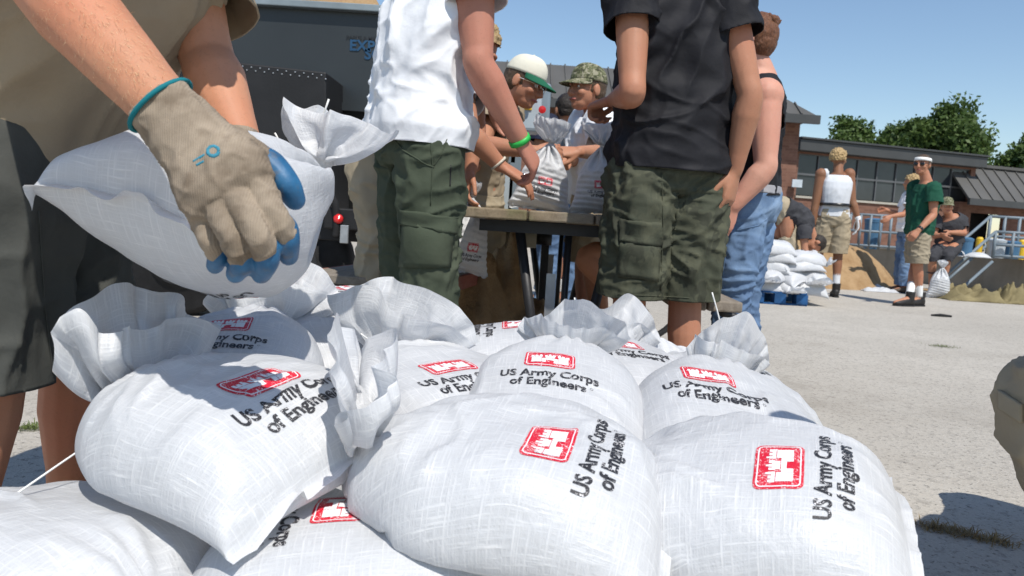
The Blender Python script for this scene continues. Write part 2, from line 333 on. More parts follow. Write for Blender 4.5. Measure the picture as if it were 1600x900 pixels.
# ---------------------------------------------------------------- woven sack: a small cloth solver
NU, NV = 72, 62            # verts around and along the sack
def sim_bag(seed, W=.43, L=.76, neck=.76, vol=.0150, steps=130, iters=6, press=None, standing=False, open_top=False, floor=True):
    """Tube of cloth, sewn flat at row 0, tied at row kn, filled below the tie. Returns (NV,NU,3): x across, y along, z up."""
    rng = np.random.RandomState(seed)
    du, dv = 2*W/NU, L/(NV-1)
    kn = int(neck*(NV-1)); h2 = NU//2
    u = np.arange(NU); X = np.zeros((NV, NU, 3))
    xs = np.where(u <= h2, -W/2+u*du, W/2-(u-h2)*du)
    ang = np.pi*u/h2
    X[:, :, 0] = xs[None]*.97
    X[:, :, 1] = (np.arange(NV)*dv)[:, None]
    X[:, :, 2] = (np.sin(ang)*.03)[None]*np.sin(np.pi*np.clip(np.arange(NV)/(NV-1)+.02, 0, 1))[:, None]+.04
    X += rng.normal(0, .0022, X.shape)
    low = rng.normal(0, 1, (6, 6)); 
    V = np.zeros_like(X); P_ = X.copy()
    g = np.zeros((NV, 1, 3)); g[:kn, 0, 2] = -5.5; g[kn:, 0, 2] = -.35
    if standing: g[:kn, 0, 2] = 0; g[:kn, 0, 1] = -6.0; g[kn:, 0, 2] = 0; g[kn:, 0, 1] = 1.0
    if not floor: g[:] = 0
    dt = 1/45.
    ridx = [np.arange(s, NV-1, 2) for s in (0, 1)]
    d_sh = math.hypot(du, dv)
    def con(A, B, d, k, only_stretch=False):
        D = B-A; l = np.sqrt((D*D).sum(-1, keepdims=True))+1e-9
        c = (l-d)/l
        if only_stretch: c = np.maximum(c, 0)
        c *= .5*k
        D *= c
        return D
    mir = (-np.arange(NU)) % NU
    for st in range(steps):
        tpull = min(1, st/45.)
        V += g*dt; V *= .93
        if kn < NV-2 and not open_top:
            # the loose cloth over the tie flares a little
            c0 = X[kn].mean(0); o = X[kn+2:]-c0; o[:, :, 1] *= .3
            V[kn+2:] += o/(np.sqrt((o*o).sum(-1, keepdims=True))+.02)*.055*(1-st/steps*.6)
        P_ = X.copy(); X = X+V*dt
        for it in range(iters):
            # along rows (periodic)
            for s in (0, 1):
                a = np.arange(s, NU, 2); b = (a+1) % NU
                D = con(X[:, a], X[:, b], du, .95); X[:, a] += D; X[:, b] -= D
                r = ridx[s]
                D = con(X[r], X[r+1], dv, .95); X[r] += D; X[r+1] -= D
            b = (u+1) % NU
            for s in (0, 1):
                r = ridx[s]
                D = con(X[r], X[r+1][:, b], d_sh, .35); X[r] += D
                t = X[r+1]; t[:, b] -= D; X[r+1] = t
            if it % 2 == 0:
                # bending
                for s in (0, 1, 2, 3):
                    a = np.arange(s, NU, 4); b4 = (a+2) % NU
                    D = con(X[:, a], X[:, b4], 2*du, .22); X[:, a] += D; X[:, b4] -= D
                    r = np.arange(s, NV-2, 4)
                    D = con(X[r], X[r+2], 2*dv, .22); X[r] += D; X[r+2] -= D
            # the sand: volume below the tie
            Q = X[:kn+1]; Qu = np.roll(Q, -1, 1)-np.roll(Q, 1, 1)
            Qv = np.empty_like(Q); Qv[1:-1] = Q[2:]-Q[:-2]; Qv[0] = Q[1]-Q[0]; Qv[-1] = Q[-1]-Q[-2]
            N = -np.cross(Qu, Qv)*.25; N[0] *= 1; N[-1] *= 1
            vcur = (Q*N).sum()/3.
            if vcur < 0: N = -N; vcur = -vcur
            lam = (vol*min(1, .25+st/40.)-vcur)/((N*N).sum()/1.+1e-12)
            lam = max(lam, 0)
            X[:kn+1] += N*lam*.5
            # sewn bottom
            m = (X[0]+X[0][mir])*.5; X[0] = m
            # tie
            if not open_top:
                R_ = .14*(1-tpull)+.017*tpull
                for k in (kn, kn+1):
                    c0 = X[k].mean(0); o = X[k]-c0; l = np.sqrt((o*o).sum(-1, keepdims=True)); X[k] = c0+o*np.minimum(1, R_/(l+1e-9))
                    X[k, :, 1] += (X[k, :, 1].mean()-X[k, :, 1])*.5
            # ground
            if standing:
                X[:, :, 1] = np.maximum(X[:, :, 1], 0.)
            elif floor:
                X[:, :, 2] = np.maximum(X[:, :, 2], 0)
        V = (X-P_)/dt
        if not standing: V[:, :, :2][X[:, :, 2] < 1e-5] *= .5
        sp = np.sqrt((V*V).sum(-1, keepdims=True)); V *= np.minimum(1, 1.2/(sp+1e-9))
    return X
def upsample(X):
    """cubic B-spline style x2 refinement, periodic around, clamped along"""
    nv, nu, _ = X.shape
    Y = np.zeros((nv, 2*nu, 3)); Y[:, 0::2] = (np.roll(X, 1, 1)+6*X+np.roll(X, -1, 1))/8; Y[:, 1::2] = (X+np.roll(X, -1, 1))/2
    Z = np.zeros((2*nv-1, 2*nu, 3)); E_ = np.concatenate([Y[:1], Y, Y[-1:]])
    Z[0::2] = (E_[:-2]+6*Y+E_[2:])/8; Z[0] = Y[0]; Z[-1] = Y[-1]; Z[1::2] = (Y[1:]+Y[:-1])/2
    return Z
# ---------------------------------------------------------------- the printed design, in sheet metres (x across, y towards the neck)
def text_tris(body, size, bold=.006, cell=.006):
    cu = bpy.data.curves.new('t', 'FONT'); cu.body = body; cu.size = size; cu.align_x = 'CENTER'; cu.align_y = 'CENTER'; cu.offset = bold*size; cu.resolution_u = 3; cu.space_line = .95
    o = bpy.data.objects.new('t', cu); COL.objects.link(o)
    m = bpy.data.meshes.new_from_object(o.evaluated_get(bpy.context.evaluated_depsgraph_get())); bpy.data.objects.remove(o); bpy.data.curves.remove(cu)
    return m
def dice(bm, step):
    """cut a flat mesh along a grid so that it can follow a curved cloth"""
    xs = [v.co.x for v in bm.verts]; ys = [v.co.y for v in bm.verts]
    for ax, lo, hi in ((0, min(xs), max(xs)), (1, min(ys), max(ys))):
        k = math.ceil(lo/step)
        while k*step < hi:
            co = Vector((0, 0, 0)); co[ax] = k*step; no = Vector((0, 0, 0)); no[ax] = 1
            bmesh.ops.bisect_plane(bm, geom=bm.verts[:]+bm.edges[:]+bm.faces[:], plane_co=co, plane_no=no, dist=1e-6); k += 1
def flat(polys, step=.008):
    bm = bmesh.new()
    for q in polys: bm.faces.new([bm.verts.new((x, y, 0)) for x, y in q])
    dice(bm, step); bm.verts.ensure_lookup_table(); bm.verts.index_update()
    r = (np.array([v.co[:2] for v in bm.verts]), [tuple(v.index for v in f.verts) for f in bm.faces]); bm.free(); return r
def rrect(cx, cy, w, h, r, n=4):
    o = []
    for sx, sy, a0 in ((1, 1, 0), (-1, 1, 90), (-1, -1, 180), (1, -1, 270)):
        for k in range(n+1):
            a = math.radians(a0+90*k/n); o.append((cx+sx*(w/2-r)+r*math.cos(a), cy+sy*(h/2-r)+r*math.sin(a)))
    return o
LW, LH = .118, .082                       # badge
def frame_quads(w, h, r, t):
    A = rrect(0, 0, w, h, r); B = rrect(0, 0, w-2*t, h-2*t, max(r-t, .001)); n = len(A)
    return [[A[k], A[(k+1) % n], B[(k+1) % n], B[k]] for k in range(n)]
def castle():
    q = []
    R = lambda x0, x1, y0, y1: q.append([(x0, y0), (x1, y0), (x1, y1), (x0, y1)])
    for s in (-1, 1):                     # side towers with crenels
        x = s*.031
        R(x-.0115, x+.0115, -.024, .004); R(x-.0135, x+.0135, .0055, .0115)
        for k in (-1, 0, 1): R(x+k*.0098-.0035, x+k*.0098+.0035, .0115, .0175)
    R(-.0185, -.009, -.024, -.003); R(.009, .0185, -.024, -.003); R(-.009, .009, -.012, -.003)      # wall and gate
    R(-.0105, .0105, -.0015, .0065); R(-.0125, .0125, .0065, .0115)
    for k in (-1, 0, 1): R(k*.0092-.0033, k*.0092+.0033, .0115, .0175)
    for k in (-1, 0, 1): R(k*.0215/1.0-.0022 if k else -.0022, k*.0215+.0022 if k else .0022, .0175, .0225)
    return q
SH_RED = flat([rrect(0, 0, LW, LH, .012)]); SH_LINE = flat(frame_quads(LW-.009, LH-.009, .009, .0022)); SH_CASTLE = flat(castle())
def _txt():
    out = []
    for body, dy, sz in (('US Army Corps', .019, .0405), ('of Engineers', -.019, .0405)):
        m = text_tris(body, sz, .030); bm = bmesh.new(); bm.from_mesh(m)
        bmesh.ops.translate(bm, vec=(0, dy, 0), verts=bm.verts); dice(bm, .012)
        bmesh.ops.triangulate(bm, faces=[f for f in bm.faces if len(f.verts) > 4]); bm.verts.index_update()
        out.append((np.array([v.co[:2] for v in bm.verts])*np.array([.86, 1.]), [tuple(v.index for v in f.verts) for f in bm.faces])); bm.free()
    # the registered mark
    a, b = out; 
    v = np.concatenate([a[0], b[0]]); return v, a[1]+[tuple(i+len(a[0]) for i in f) for f in b[1]]
SH_TEXT = _txt()
SH_REG = flat(frame_quads(.007, .007, .0034, .0008), .02)
KN = int(.76*(NV-1))
class Sack:
    """a simulated sack as a refined grid + a way to lay flat prints on its upper cloth"""
    def __init__(s, grid, W=.43, L=.76, fine=True):
        s.W, s.L = W, L; s.g = upsample(grid) if fine else grid; s.nv, s.nu = s.g.shape[:2]; s.kn = KN*2 if fine else KN
    def warp(s, fn): 
        o = Sack.__new__(Sack); o.__dict__ = dict(s.__dict__); o.g = fn(s.g.reshape(-1, 3).copy()).reshape(s.g.shape); return o
    def tuft(s, ang, twist=0., lift=0., sc=1., fan=0., seed=1, thin=.42, wide=1.22):
        """swing the loose cloth beyond the tie (ang about x, twist about z) and press it into a ruffled fan; fan turns the fan about its own axis"""
        g = s.g.copy(); c = g[s.kn].mean(0); top = s.nv-1; th = np.arange(s.nu)/s.nu*2*math.pi
        ax = unit(g[-1].mean(0)-c)
        e1 = unit(V3(1, 0, 0)-ax*ax[0]); e2 = np.cross(ax, e1); f1 = e1*math.cos(fan)+e2*math.sin(fan); f2 = np.cross(ax, f1)
        edge = (vnoise(np.stack([np.cos(th)*1.7+seed*3.3, np.sin(th)*1.7, np.full(s.nu, seed*1.9)], -1), seed)-.5)
        for k in range(s.kn-6, s.nv):
            w = min(1, max(0, (k-(s.kn-6))/10.)); t = max(0, (k-s.kn)/(top-s.kn))
            if t > 0:
                o = g[k]-c; a = o@ax; b1 = o@f1; b2 = o@f2
                p = np.stack([np.cos(th)*1.25+seed, np.sin(th)*1.25, np.full(s.nu, t*.7+seed*5.1)], -1); p2 = np.stack([np.cos(th)*3.4+seed, np.sin(th)*3.4, np.full(s.nu, t*1.2+seed)], -1)
                r1 = (1-np.abs(2*vnoise(p, seed)-1))-.5; r2 = (1-np.abs(2*vnoise(p2, seed+9)-1))-.5
                q = min(1, t*2.2); b2 = b2*(1-(1-thin)*q)+(r1*.062+r2*.020)*(t**.8); b1 = b1*(1+(wide-1)*q)+r2*.010*t; a = a*(1+.55*edge*q)+.030*t
                g[k] = c+np.outer(a, ax)+np.outer(b1, f1)+np.outer(b2, f2)
            E = np.array(Euler((ang*w, 0, twist*w)).to_matrix()); g[k] = (g[k]-c)*(1+(sc-1)*w)@E.T+c+V3(0, 0, lift*w)
        o = Sack.__new__(Sack); o.__dict__ = dict(s.__dict__); o.g = g; return o
    def mesh(s, seam=True):
        g = s.g; nv, nu = s.nv, s.nu; v = g.reshape(-1, 3); f = []; uvs = []
        idx = np.arange(nv*nu).reshape(nv, nu)
        a = idx[:-1]; b = np.roll(idx, -1, 1)[:-1]; c = np.roll(idx, -1, 1)[1:]; d = idx[1:]
        F = np.stack([a, b, c, d], -1).reshape(-1, 4)
        U = np.arange(nu)*2*s.W/nu; Vv = np.arange(nv)*s.L/(nv-1)
        ua = np.tile(U[None], (nv-1, 1)); ub = ua+2*s.W/nu; va = np.tile(Vv[:-1, None], (1, nu)); vb = va+s.L/(nv-1)
        UV = np.stack([np.stack([ua, va], -1), np.stack([ub, va], -1), np.stack([ub, vb], -1), np.stack([ua, vb], -1)], 2).reshape(-1, 2)
        if seam:                          # the sewn lip beyond row 0
            h = nu//2; n0 = len(v); out = unit(g[0]-g[3].mean(0)); dirv = g[0]-(g[4]+g[4][(-np.arange(nu)) % nu])*.5; dirv /= (np.linalg.norm(dirv, axis=1, keepdims=True)+1e-9)
            wob = (vnoise(np.stack([np.arange(h+1)*.16, np.full(h+1, v[0, 0]*50), np.zeros(h+1)], -1))-.5)[:, None]*V3(0, 0, .016)
            lip = g[0][:h+1]+dirv[:h+1]*.017+wob; lip[:, 2] = np.maximum(lip[:, 2], g[..., 2].min())
            v = np.concatenate([v, lip]); F2 = np.array([(k, n0+k, n0+k+1, k+1) for k in range(h)]); F = np.concatenate([F, F2])
            UV = np.concatenate([UV, np.array([[(k*.006, 0), (k*.006, -.017), (k*.006+.006, -.017), (k*.006+.006, 0)] for k in range(h)]).reshape(-1, 2)])
        m = mesh_np('sack', v, F); uv = m.uv_layers.new(name='UVMap'); uv.data.foreach_set('uv', UV.astype(np.float32).ravel()); smooth(m); return m
    def lay(s, shape, cx, cy, lift=.0011, rot=0., sc=1.):
        """shape in sheet metres centred at (cx from the middle line, cy from the sewn end)"""
        p, f = shape; p = p*sc; ca, sa = math.cos(rot), math.sin(rot); p = np.stack([p[:, 0]*ca-p[:, 1]*sa, p[:, 0]*sa+p[:, 1]*ca], -1)
        U = (p[:, 0]+cx+s.W/2)/(2*s.W)*s.nu; Vv = (p[:, 1]+cy)/s.L*(s.nv-1)
        U = np.clip(U, 0, s.nu/2); Vv = np.clip(Vv, 0, s.nv-1.001); i = np.floor(U).astype(int); j = np.floor(Vv).astype(int); fu = (U-i)[:, None]; fv = (Vv-j)[:, None]
        g = s.g; A, B, C_, D = g[j, i % s.nu], g[j, (i+1) % s.nu], g[j+1, (i+1) % s.nu], g[j+1, i % s.nu]
        q = A*(1-fu)*(1-fv)+B*fu*(1-fv)+C_*fu*fv+D*(1-fu)*fv
        ds = 3; gu = lambda jj, ii: g[np.clip(jj, 0, s.nv-1), ii % s.nu]
        n = np.cross(gu(j, i+ds)-gu(j, i-ds+1), gu(j+ds, i)-gu(j-ds+1, i)); n /= np.linalg.norm(n, axis=1, keepdims=True)+1e-9
        return mesh_np('print', q+n*lift, f)
def xf(m, mat4):
    m.transform(Matrix(mat4)); return m
PS = .76
def build_bag(sack, label, loc, rot, prints=True, cy=.20, group=None, string=None, lw=1., name='sandbag', cx=0., knot=True, T=None, scale=.87):
    """rot: Euler degrees; loc: where the local point under the middle of the filling goes"""
    root = thing(name, label, 'sandbag', loc, group)
    E = Euler([math.radians(a) for a in rot]).to_matrix().to_4x4() if T is None else T; T = Matrix.Translation(Vector(loc))@E@Matrix.Scale(scale, 4)@Matrix.Translation(Vector((0, -.27, 0)))
    put('sack', xf(sack.mesh(), T), M['sack'], root)
    if prints:
        lg = put('logo_badge', xf(smooth(sack.lay(SH_RED, cx, cy+.094*PS, .0010, 0, PS)), T), M['print_red'], root)
        put('badge_border', xf(smooth(sack.lay(SH_LINE, cx, cy+.094*PS, .0017, 0, PS)), T), M['print_white'], lg)
        put('castle_emblem', xf(smooth(sack.lay(SH_CASTLE, cx, cy+.094*PS, .0017, 0, PS)), T), M['print_white'], lg)
        put('lettering', xf(smooth(sack.lay(SH_TEXT, cx, cy, .0012, 0, PS)), T), M['print_black'], root)
        put('registered_mark', xf(smooth(sack.lay(SH_REG, cx+.098*PS, cy-.012*PS, .0012, 0, PS)), T), M['print_black'], root)
    if knot:
        c = sack.g[sack.kn].mean(0); rows = sack.g[sack.kn]; ax = unit(sack.g[sack.kn+6].mean(0)-sack.g[sack.kn-6].mean(0))
        mb = MB(); e1 = unit(np.cross(ax, (0, 0, 1))); e2 = np.cross(ax, e1)
        r = np.percentile(np.linalg.norm(rows-c, axis=1), 88)+.001
        for k, dz in enumerate((-.0035, .001)): mb.tube([c+ax*dz+(e1*math.cos(a)+e2*math.sin(a))*r for a in np.linspace(0, 2*math.pi, 15)], .0023, 6)
        if string is not None:
            for st in string: mb.tube(spline([c+e1*.0+e2*0+unit(V3(*st[0]))*r]+[c+V3(*q) for q in st], 5), .0019, 6)
        o = mb.mesh('tie_string', True); xf(o, T); put('tie_string', o, M['string'], root)
    return root
import time as _time
_t0 = _time.time()
GR = [sim_bag(s, vol=v) for s, v in ((1, .0168), (5, .0150), (9, .0176), (14, .0160))]
RD = math.radians
SK = [Sack(g) for g in GR]
SKc = [Sack(g, fine=False) for g in GR]
print('sacks', _time.time()-_t0)
def bend(bx=0., by=0., sx=1., sy=1., sz=1., dent=None, tilt=0., seed=0, amp=.004, box=1.9, crease=.0075):
    """slump a sack: flatter top and steeper sides (box), sag over what lies below (bx, by), lumps and drawn creases"""
    def fn(v):
        w = np.clip((.60-v[:, 1])/.08, 0, 1)
        v = v*V3(sx, 1, 1); v[:, 1] = .27+(v[:, 1]-.27)*sy; zm = v[v[:, 1] < .55, 2].max(); t = np.clip(v[:, 2]/zm, 0, 1); inb = v[:, 1] < .56
        v[:, 2] = np.where(inb, zm*(1-(1-t)**box), v[:, 2])*sz*1.12
        up = np.clip(t*2, 0, 1)
        n = fbm(v*V3(7, 7, 7)+seed*7.3, seed, 3)-.5; v[:, 2] += n*amp*3.2*w*up
        for i, a in enumerate((.5+seed*1.3, 2.1+seed*.7)):      # creases
            d = V3(math.cos(a), math.sin(a), 0); e = V3(-d[1], d[0], .3); q = np.stack([(v@d)*4.5, (v@e)*17+(fbm(v*6, seed+3, 2)-.5)*3, np.full(len(v), seed*3.1+i*7)], -1)
            r = 1-np.abs(2*vnoise(q, seed+i)-1); m = np.clip((fbm(v*5+i*4+seed, seed+8+i, 2)-.42)*5, 0, 1); v[:, 2] += crease*(r**2.2-.3)*m*w*up*1.6
        # gathers running into the tie
        g_ = np.clip((v[:, 1]-.40)/.16, 0, 1)*w; ang = np.arctan2(v[:, 0], .62-v[:, 1]); v[:, 2] += g_*.0075*np.sin(ang*17+seed+2*np.sin(ang*5))*up
        v[:, 2] += (-bx*v[:, 0]**2-by*(v[:, 1]-.27)**2+tilt*v[:, 0])
        if dent is not None:
            for (x, y, r, d) in dent: v[:, 2] -= d*np.exp(-((v[:, 0]-x)**2+(v[:, 1]-y)**2)/r**2)*(v[:, 2] > .03)
        return v
    return fn
# ---------------------------------------------------------------- figures: fuse overlapping tapered shapes into one skin
from mathutils.bvhtree import BVHTree
def fuse(mb, voxel=.008, it=4, fac=.5):
    m = mb.mesh('tmp'); o = bpy.data.objects.new('tmp', m); COL.objects.link(o)
    r = o.modifiers.new('r', 'REMESH'); r.mode = 'VOXEL'; r.voxel_size = voxel; r.use_smooth_shade = True
    if it: s = o.modifiers.new('s', 'SMOOTH'); s.factor = fac; s.iterations = it
    out = bpy.data.meshes.new_from_object(o.evaluated_get(bpy.context.evaluated_depsgraph_get()))
    bpy.data.objects.remove(o); bpy.data.meshes.remove(m); return out
def loft(mb, rings, n=22, e=2.3):
    """rings: (centre, side vec, fwd vec, rx, ry)"""
    v = []; f = []
    for c, s, w, rx, ry in rings:
        c = np.asarray(c, float)
        for k in range(n):
            a = 2*math.pi*k/n; ca, sa = math.cos(a), math.sin(a)
            v.append(c+np.asarray(s)*rx*math.copysign(abs(ca)**(2/e), ca)+np.asarray(w)*ry*math.copysign(abs(sa)**(2/e), sa))
    m = len(rings)
    for i in range(m-1):
        for k in range(n): f.append((i*n+k, i*n+(k+1) % n, (i+1)*n+(k+1) % n, (i+1)*n+k))
    f.append(tuple(reversed(range(n)))); f.append(tuple(range((m-1)*n, m*n))); mb.add(v, f)
def limb(mb, pts, rad, n=14, ends=True):
    pts = [np.asarray(p, float) for p in pts]; P2 = spline(pts, 6); k = np.linspace(0, len(pts)-1, len(P2)); R2 = np.interp(k, range(len(pts)), rad); mb.tube(P2, list(R2), n)
    if ends: mb.ball(pts[0], rad[0]*.98, None, 12, 8); mb.ball(pts[-1], rad[-1]*.98, None, 12, 8)
def folds(v, layers, seed=0, origin=None):
    d = np.zeros(len(v)); p0 = v-(v.mean(0) if origin is None else origin)
    w = np.stack([fbm(p0*5+k*9.1, seed+k, 2)-.5 for k in range(3)], -1)*.10
    for i, (dr, ll, ws, amp) in enumerate(layers):
        dr = unit(dr); q = p0+w; al = (q@dr)[:, None]*dr; q = (q-al)/ws+al/ll
        n = vnoise(q+i*13.7+seed*3.1, seed+i*5); r = 1-np.abs(2*n-1); m = .35+.65*np.clip((fbm(p0*4.5+seed*2.2+i*3, seed+31+i, 2)-.25)*2.2, 0, 1)
        d += amp*1.15*(r**2.0-.36)*m
    return d
def garment(mb, voxel=.009, it=3, openings=(), layers=(), seed=0, thick=.004, hemkeep=True, taper=None):
    m = fuse(mb, voxel, it); n = len(m.vertices); v = np.empty(n*3); m.vertices.foreach_get('co', v); v = v.reshape(-1, 3); no = np.empty(n*3); m.vertices.foreach_get('normal', no); no = no.reshape(-1, 3)
    d = folds(v, layers, seed) if layers else np.zeros(n)
    for c, dr, r in openings:
        q = v-np.asarray(c); a_ = q@unit(dr); rr = np.linalg.norm(q-a_[:, None]*unit(dr), axis=1); d *= np.where((rr < r) & (a_ > -.09), np.clip(.45+(-.02-a_)/.07*.55, .45, 1), 1)
    v = v+no*d[:, None]; m.vertices.foreach_set('co', v.ravel()); m.update()
    bm = bmesh.new(); bm.from_mesh(m)
    for c, dr, r in openings:
        c = Vector(c); dr = Vector(unit(dr)); fs = []
        for f in bm.faces:
            q = f.calc_center_median()-c; a = q.dot(dr)
            if -.03 < a < .16 and (q-dr*a).length < r: fs.append(f)
        es = {e for f in fs for e in f.edges}; vs = {x for f in fs for x in f.verts}
        bmesh.ops.bisect_plane(bm, geom=list(vs)+list(es)+fs, plane_co=c, plane_no=dr, clear_outer=True)
    bm.to_mesh(m); bm.free(); smooth(m); return m
def solid(o, t=.004):
    s = o.modifiers.new('cloth', 'SOLIDIFY'); s.thickness = t; s.offset = -1; return o
def frame(fwd, up=(0, 0, 1)):
    up = unit(up); f = unit(np.asarray(fwd, float)-np.dot(fwd, up)*up); return np.cross(f, up), f, up          # right, forward, up
def stand(base, yaw, h=1.78, bend_=0.):
    """joints of a standing adult; yaw in degrees, 0 faces away (+y), 90 faces -x"""
    k = h/1.78; a = math.radians(yaw); f = V3(-math.sin(a), math.cos(a), 0); r = V3(f[1], -f[0], 0); b = np.asarray(base, float); q = lambda x, y, z: b+(r*x+f*y+V3(0, 0, z))*k
    J = dict(fwd=f, k=k, pelvis=q(0, 0, .97), chest=q(0, 0, 1.27), neck=q(0, -.01, 1.50), head=q(0, .02, 1.655))
    for s, n in ((-1, 'L'), (1, 'R')):
        J['hip'+n] = q(s*.092, 0, .92); J['kn'+n] = q(s*.10, .02, .50); J['an'+n] = q(s*.105, -.02, .085); J['toe'+n] = q(s*.125, .15, .03)
        J['sh'+n] = q(s*.185, -.01, 1.445); J['el'+n] = q(s*.235, -.03, 1.15); J['wr'+n] = q(s*.25, .06, .90)
    return J
def torso_rings(J, g=0., g2=None, lo=-.11, hi=1.0, fat=1.0):
    """rings along the spine, grown by g"""
    k = J['k']; g2 = g if g2 is None else g2; pe, ch, ne = J['pelvis'], J['chest'], J['neck']
    s0 = unit(J['hipR']-J['hipL']); s1 = unit(J['shR']-J['shL']); out = []
    pts = spline([pe, ch, ne], 8); L = len(pts)-1
    tab = [(-.11, .118, .088), (-.05, .158, .112), (0, .168, .118), (.12, .152*fat, .110*fat), (.27, .148*fat, .112*fat), (.42, .160, .120), (.58, .172, .122), (.74, .172, .112), (.86, .140, .09), (.95, .085, .07), (1.0, .064, .062)]
    ax0 = unit(pts[1]-pts[0])
    for t, rx, ry in tab:
        if t < lo-1e-6 or t > hi+1e-6: continue
        if t <= 0: c = pe+ax0*t*k; ax = ax0
        else: i = min(L-1, int(t*L)); c = pts[i]+(pts[i+1]-pts[i])*(t*L-i); ax = unit(pts[i+1]-pts[i])
        tt = min(1, max(0, t/.75)); s = unit(s0*(1-tt)+s1*tt); s = unit(s-ax*(s@ax)); w = np.cross(ax, s)
        gg = g+(g2-g)*tt; out.append((c, s, w, (rx+gg)*k, (ry+gg)*k))
    return out
def hand(mb, wr, dr, palm, side, curl=(25, 30, 20), k=1., spread=.10, thumb=(.75, .45, .35), rad=.0085, fcurl=None):
    """dr wrist->knuckles, palm the way the palm faces, side towards the thumb"""
    dr = unit(dr); palm = unit(np.asarray(palm)-dr*np.dot(palm, dr)); side = unit(np.asarray(side)-dr*np.dot(side, dr)-palm*np.dot(side, palm)); wr = np.asarray(wr, float)
    rings = [(wr-dr*.02*k, side, palm, .027*k, .020*k), (wr+dr*.015*k, side, palm, .030*k, .019*k), (wr+dr*.05*k, side, palm, .039*k, .017*k), (wr+dr*.085*k, side, palm, .041*k, .0145*k), (wr+dr*.098*k, side, palm, .038*k, .012*k)]
    loft(mb, rings, 16)
    for i, (o, ln) in enumerate(((.030, .92), (.010, 1.02), (-.011, .95), (-.030, .76))):
        p = wr+dr*.088*k+side*o*k; d = unit(dr+side*(o*spread*8)); pts = [p-d*.02*k, p]; a = 0; cu = curl if fcurl is None else fcurl[i]
        for seg, c in zip((.046, .029, .023), cu):
            a += math.radians(c); q = d*math.cos(a)+palm*math.sin(a); p = p+q*seg*ln*k; pts.append(p)
        limb(mb, pts, [rad*1.12*k, rad*1.12*k, rad*1.02*k, rad*.95*k, rad*.78*k], 10)
    b = wr+dr*.022*k+side*.022*k+palm*.008*k; d0 = unit(dr*thumb[0]+side*thumb[1]+palm*thumb[2]); d1 = unit(dr*(thumb[0]+.35)+side*(thumb[1]-.25)+palm*thumb[2])
    limb(mb, [b, b+d0*.045*k, b+d0*.045*k+d1*.033*k, b+d0*.045*k+d1*.033*k+unit(d1+dr*.3)*.027*k], [.0155*k, .0125*k, .0108*k, .0088*k], 10)
def head_geo(mb, c, face, up, k=1.):
    r, f, u = frame(face, up); q = lambda x, y, z: np.asarray(c, float)+(r*x+f*y+u*z)*k; A = (r, f, u)
    mb.ball(q(0, -.012, .030), V3(.076, .096, .088)*k, A, 20, 14); mb.ball(q(0, .018, -.018), V3(.066, .074, .082)*k, A, 18, 12)
    mb.ball(q(0, .040, -.068), V3(.047, .046, .042)*k, A, 14, 10); mb.ball(q(0, .070, -.086), V3(.022, .018, .018)*k, A, 12, 8)
    mb.tube([q(0, .088, .016), q(0, .101, -.008), q(0, .108, -.026), q(0, .096, -.033)], [.009*k, .0115*k, .0145*k, .010*k], 8); mb.ball(q(0, .106, -.026), .0125*k, None, 10, 7)
    for s in (-1, 1):
        mb.tube([q(s*.050, .070, .026), q(s*.030, .086, .030), q(s*.010, .090, .026)], .0095*k, 8); mb.ball(q(s*.042, .060, -.022), V3(.024, .026, .022)*k, A, 10, 8)
        mb.ball(q(s*.079, -.012, -.006), V3(.010, .021, .031)*k, A, 10, 8); mb.ball(q(s*.016, .097, -.030), .0085*k, None, 8, 6)
    mb.tube([q(-.022, .080, -.053), q(0, .089, -.051), q(.022, .080, -.053)], .0075*k, 8); mb.tube([q(-.018, .078, -.064), q(0, .087, -.064), q(.018, .078, -.064)], .0080*k, 8)
    return q, A
def face_bits(q, A, root, k, brow='hair_brown', glasses=None):
    for s in (-1, 1):
        mb = MB(); mb.ball(q(s*.031, .073, .008), .0095*k, None, 10, 7); mb.put('eye', M['eye_white'], root, True)
        mb = MB(); mb.ball(q(s*.031, .0785, .008), .0055*k, None, 8, 6); mb.put('iris', M['eye'], root, True)
        mb = MB(); mb.tube([q(s*.052, .074, .030), q(s*.034, .091, .036), q(s*.014, .096, .032)], .0045*k, 6); mb.put('eyebrow', M[brow], root, True)
    mb = MB(); mb.tube(spline([q(-.025, .079, -.058), q(-.01, .0935, -.0565), q(.01, .0935, -.0565), q(.025, .079, -.058)], 3), [.003*k]+[.0056*k]*8+[.003*k], 8); mb.put('lips', M['lips'], root, True)
    if glasses == 'clear':
        mb = MB()
        for s in (-1, 1):
            mb.tube([q(s*.034+.023*math.cos(a), .100-.006*abs(math.cos(a)), .008+.017*math.sin(a)) for a in np.linspace(0, 6.283, 15)], .0016*k, 6); mb.tube([q(s*.058, .095, .012), q(s*.074, .05, .012), q(s*.082, -.01, .010)], .0018*k, 6)
        mb.tube([q(-.011, .101, .010), q(.011, .101, .010)], .0016*k, 6); mb.put('glasses', M['silver'], root)
    if glasses == 'dark':
        mb = MB()
        for s in (-1, 1):
            mb.ball(q(s*.034, .088, .006), V3(.030, .014, .021)*k, A, 12, 8); mb.tube([q(s*.060, .085, .012), q(s*.078, .045, .012), q(s*.084, -.01, .010)], .004*k, 6)
        mb.put('sunglasses', M['glass_dark'], root, True)
def shell(pts_fn, nu=26, nv=12):
    v = []; f = []
    for j in range(nv+1):
        for i in range(nu): v.append(pts_fn(2*math.pi*i/nu, j/nv))
    for j in range(nv):
        for i in range(nu): f.append((j*nu+i, j*nu+(i+1) % nu, (j+1)*nu+(i+1) % nu, (j+1)*nu+i))
    f.append(tuple(range(nv*nu, (nv+1)*nu))); return v, f
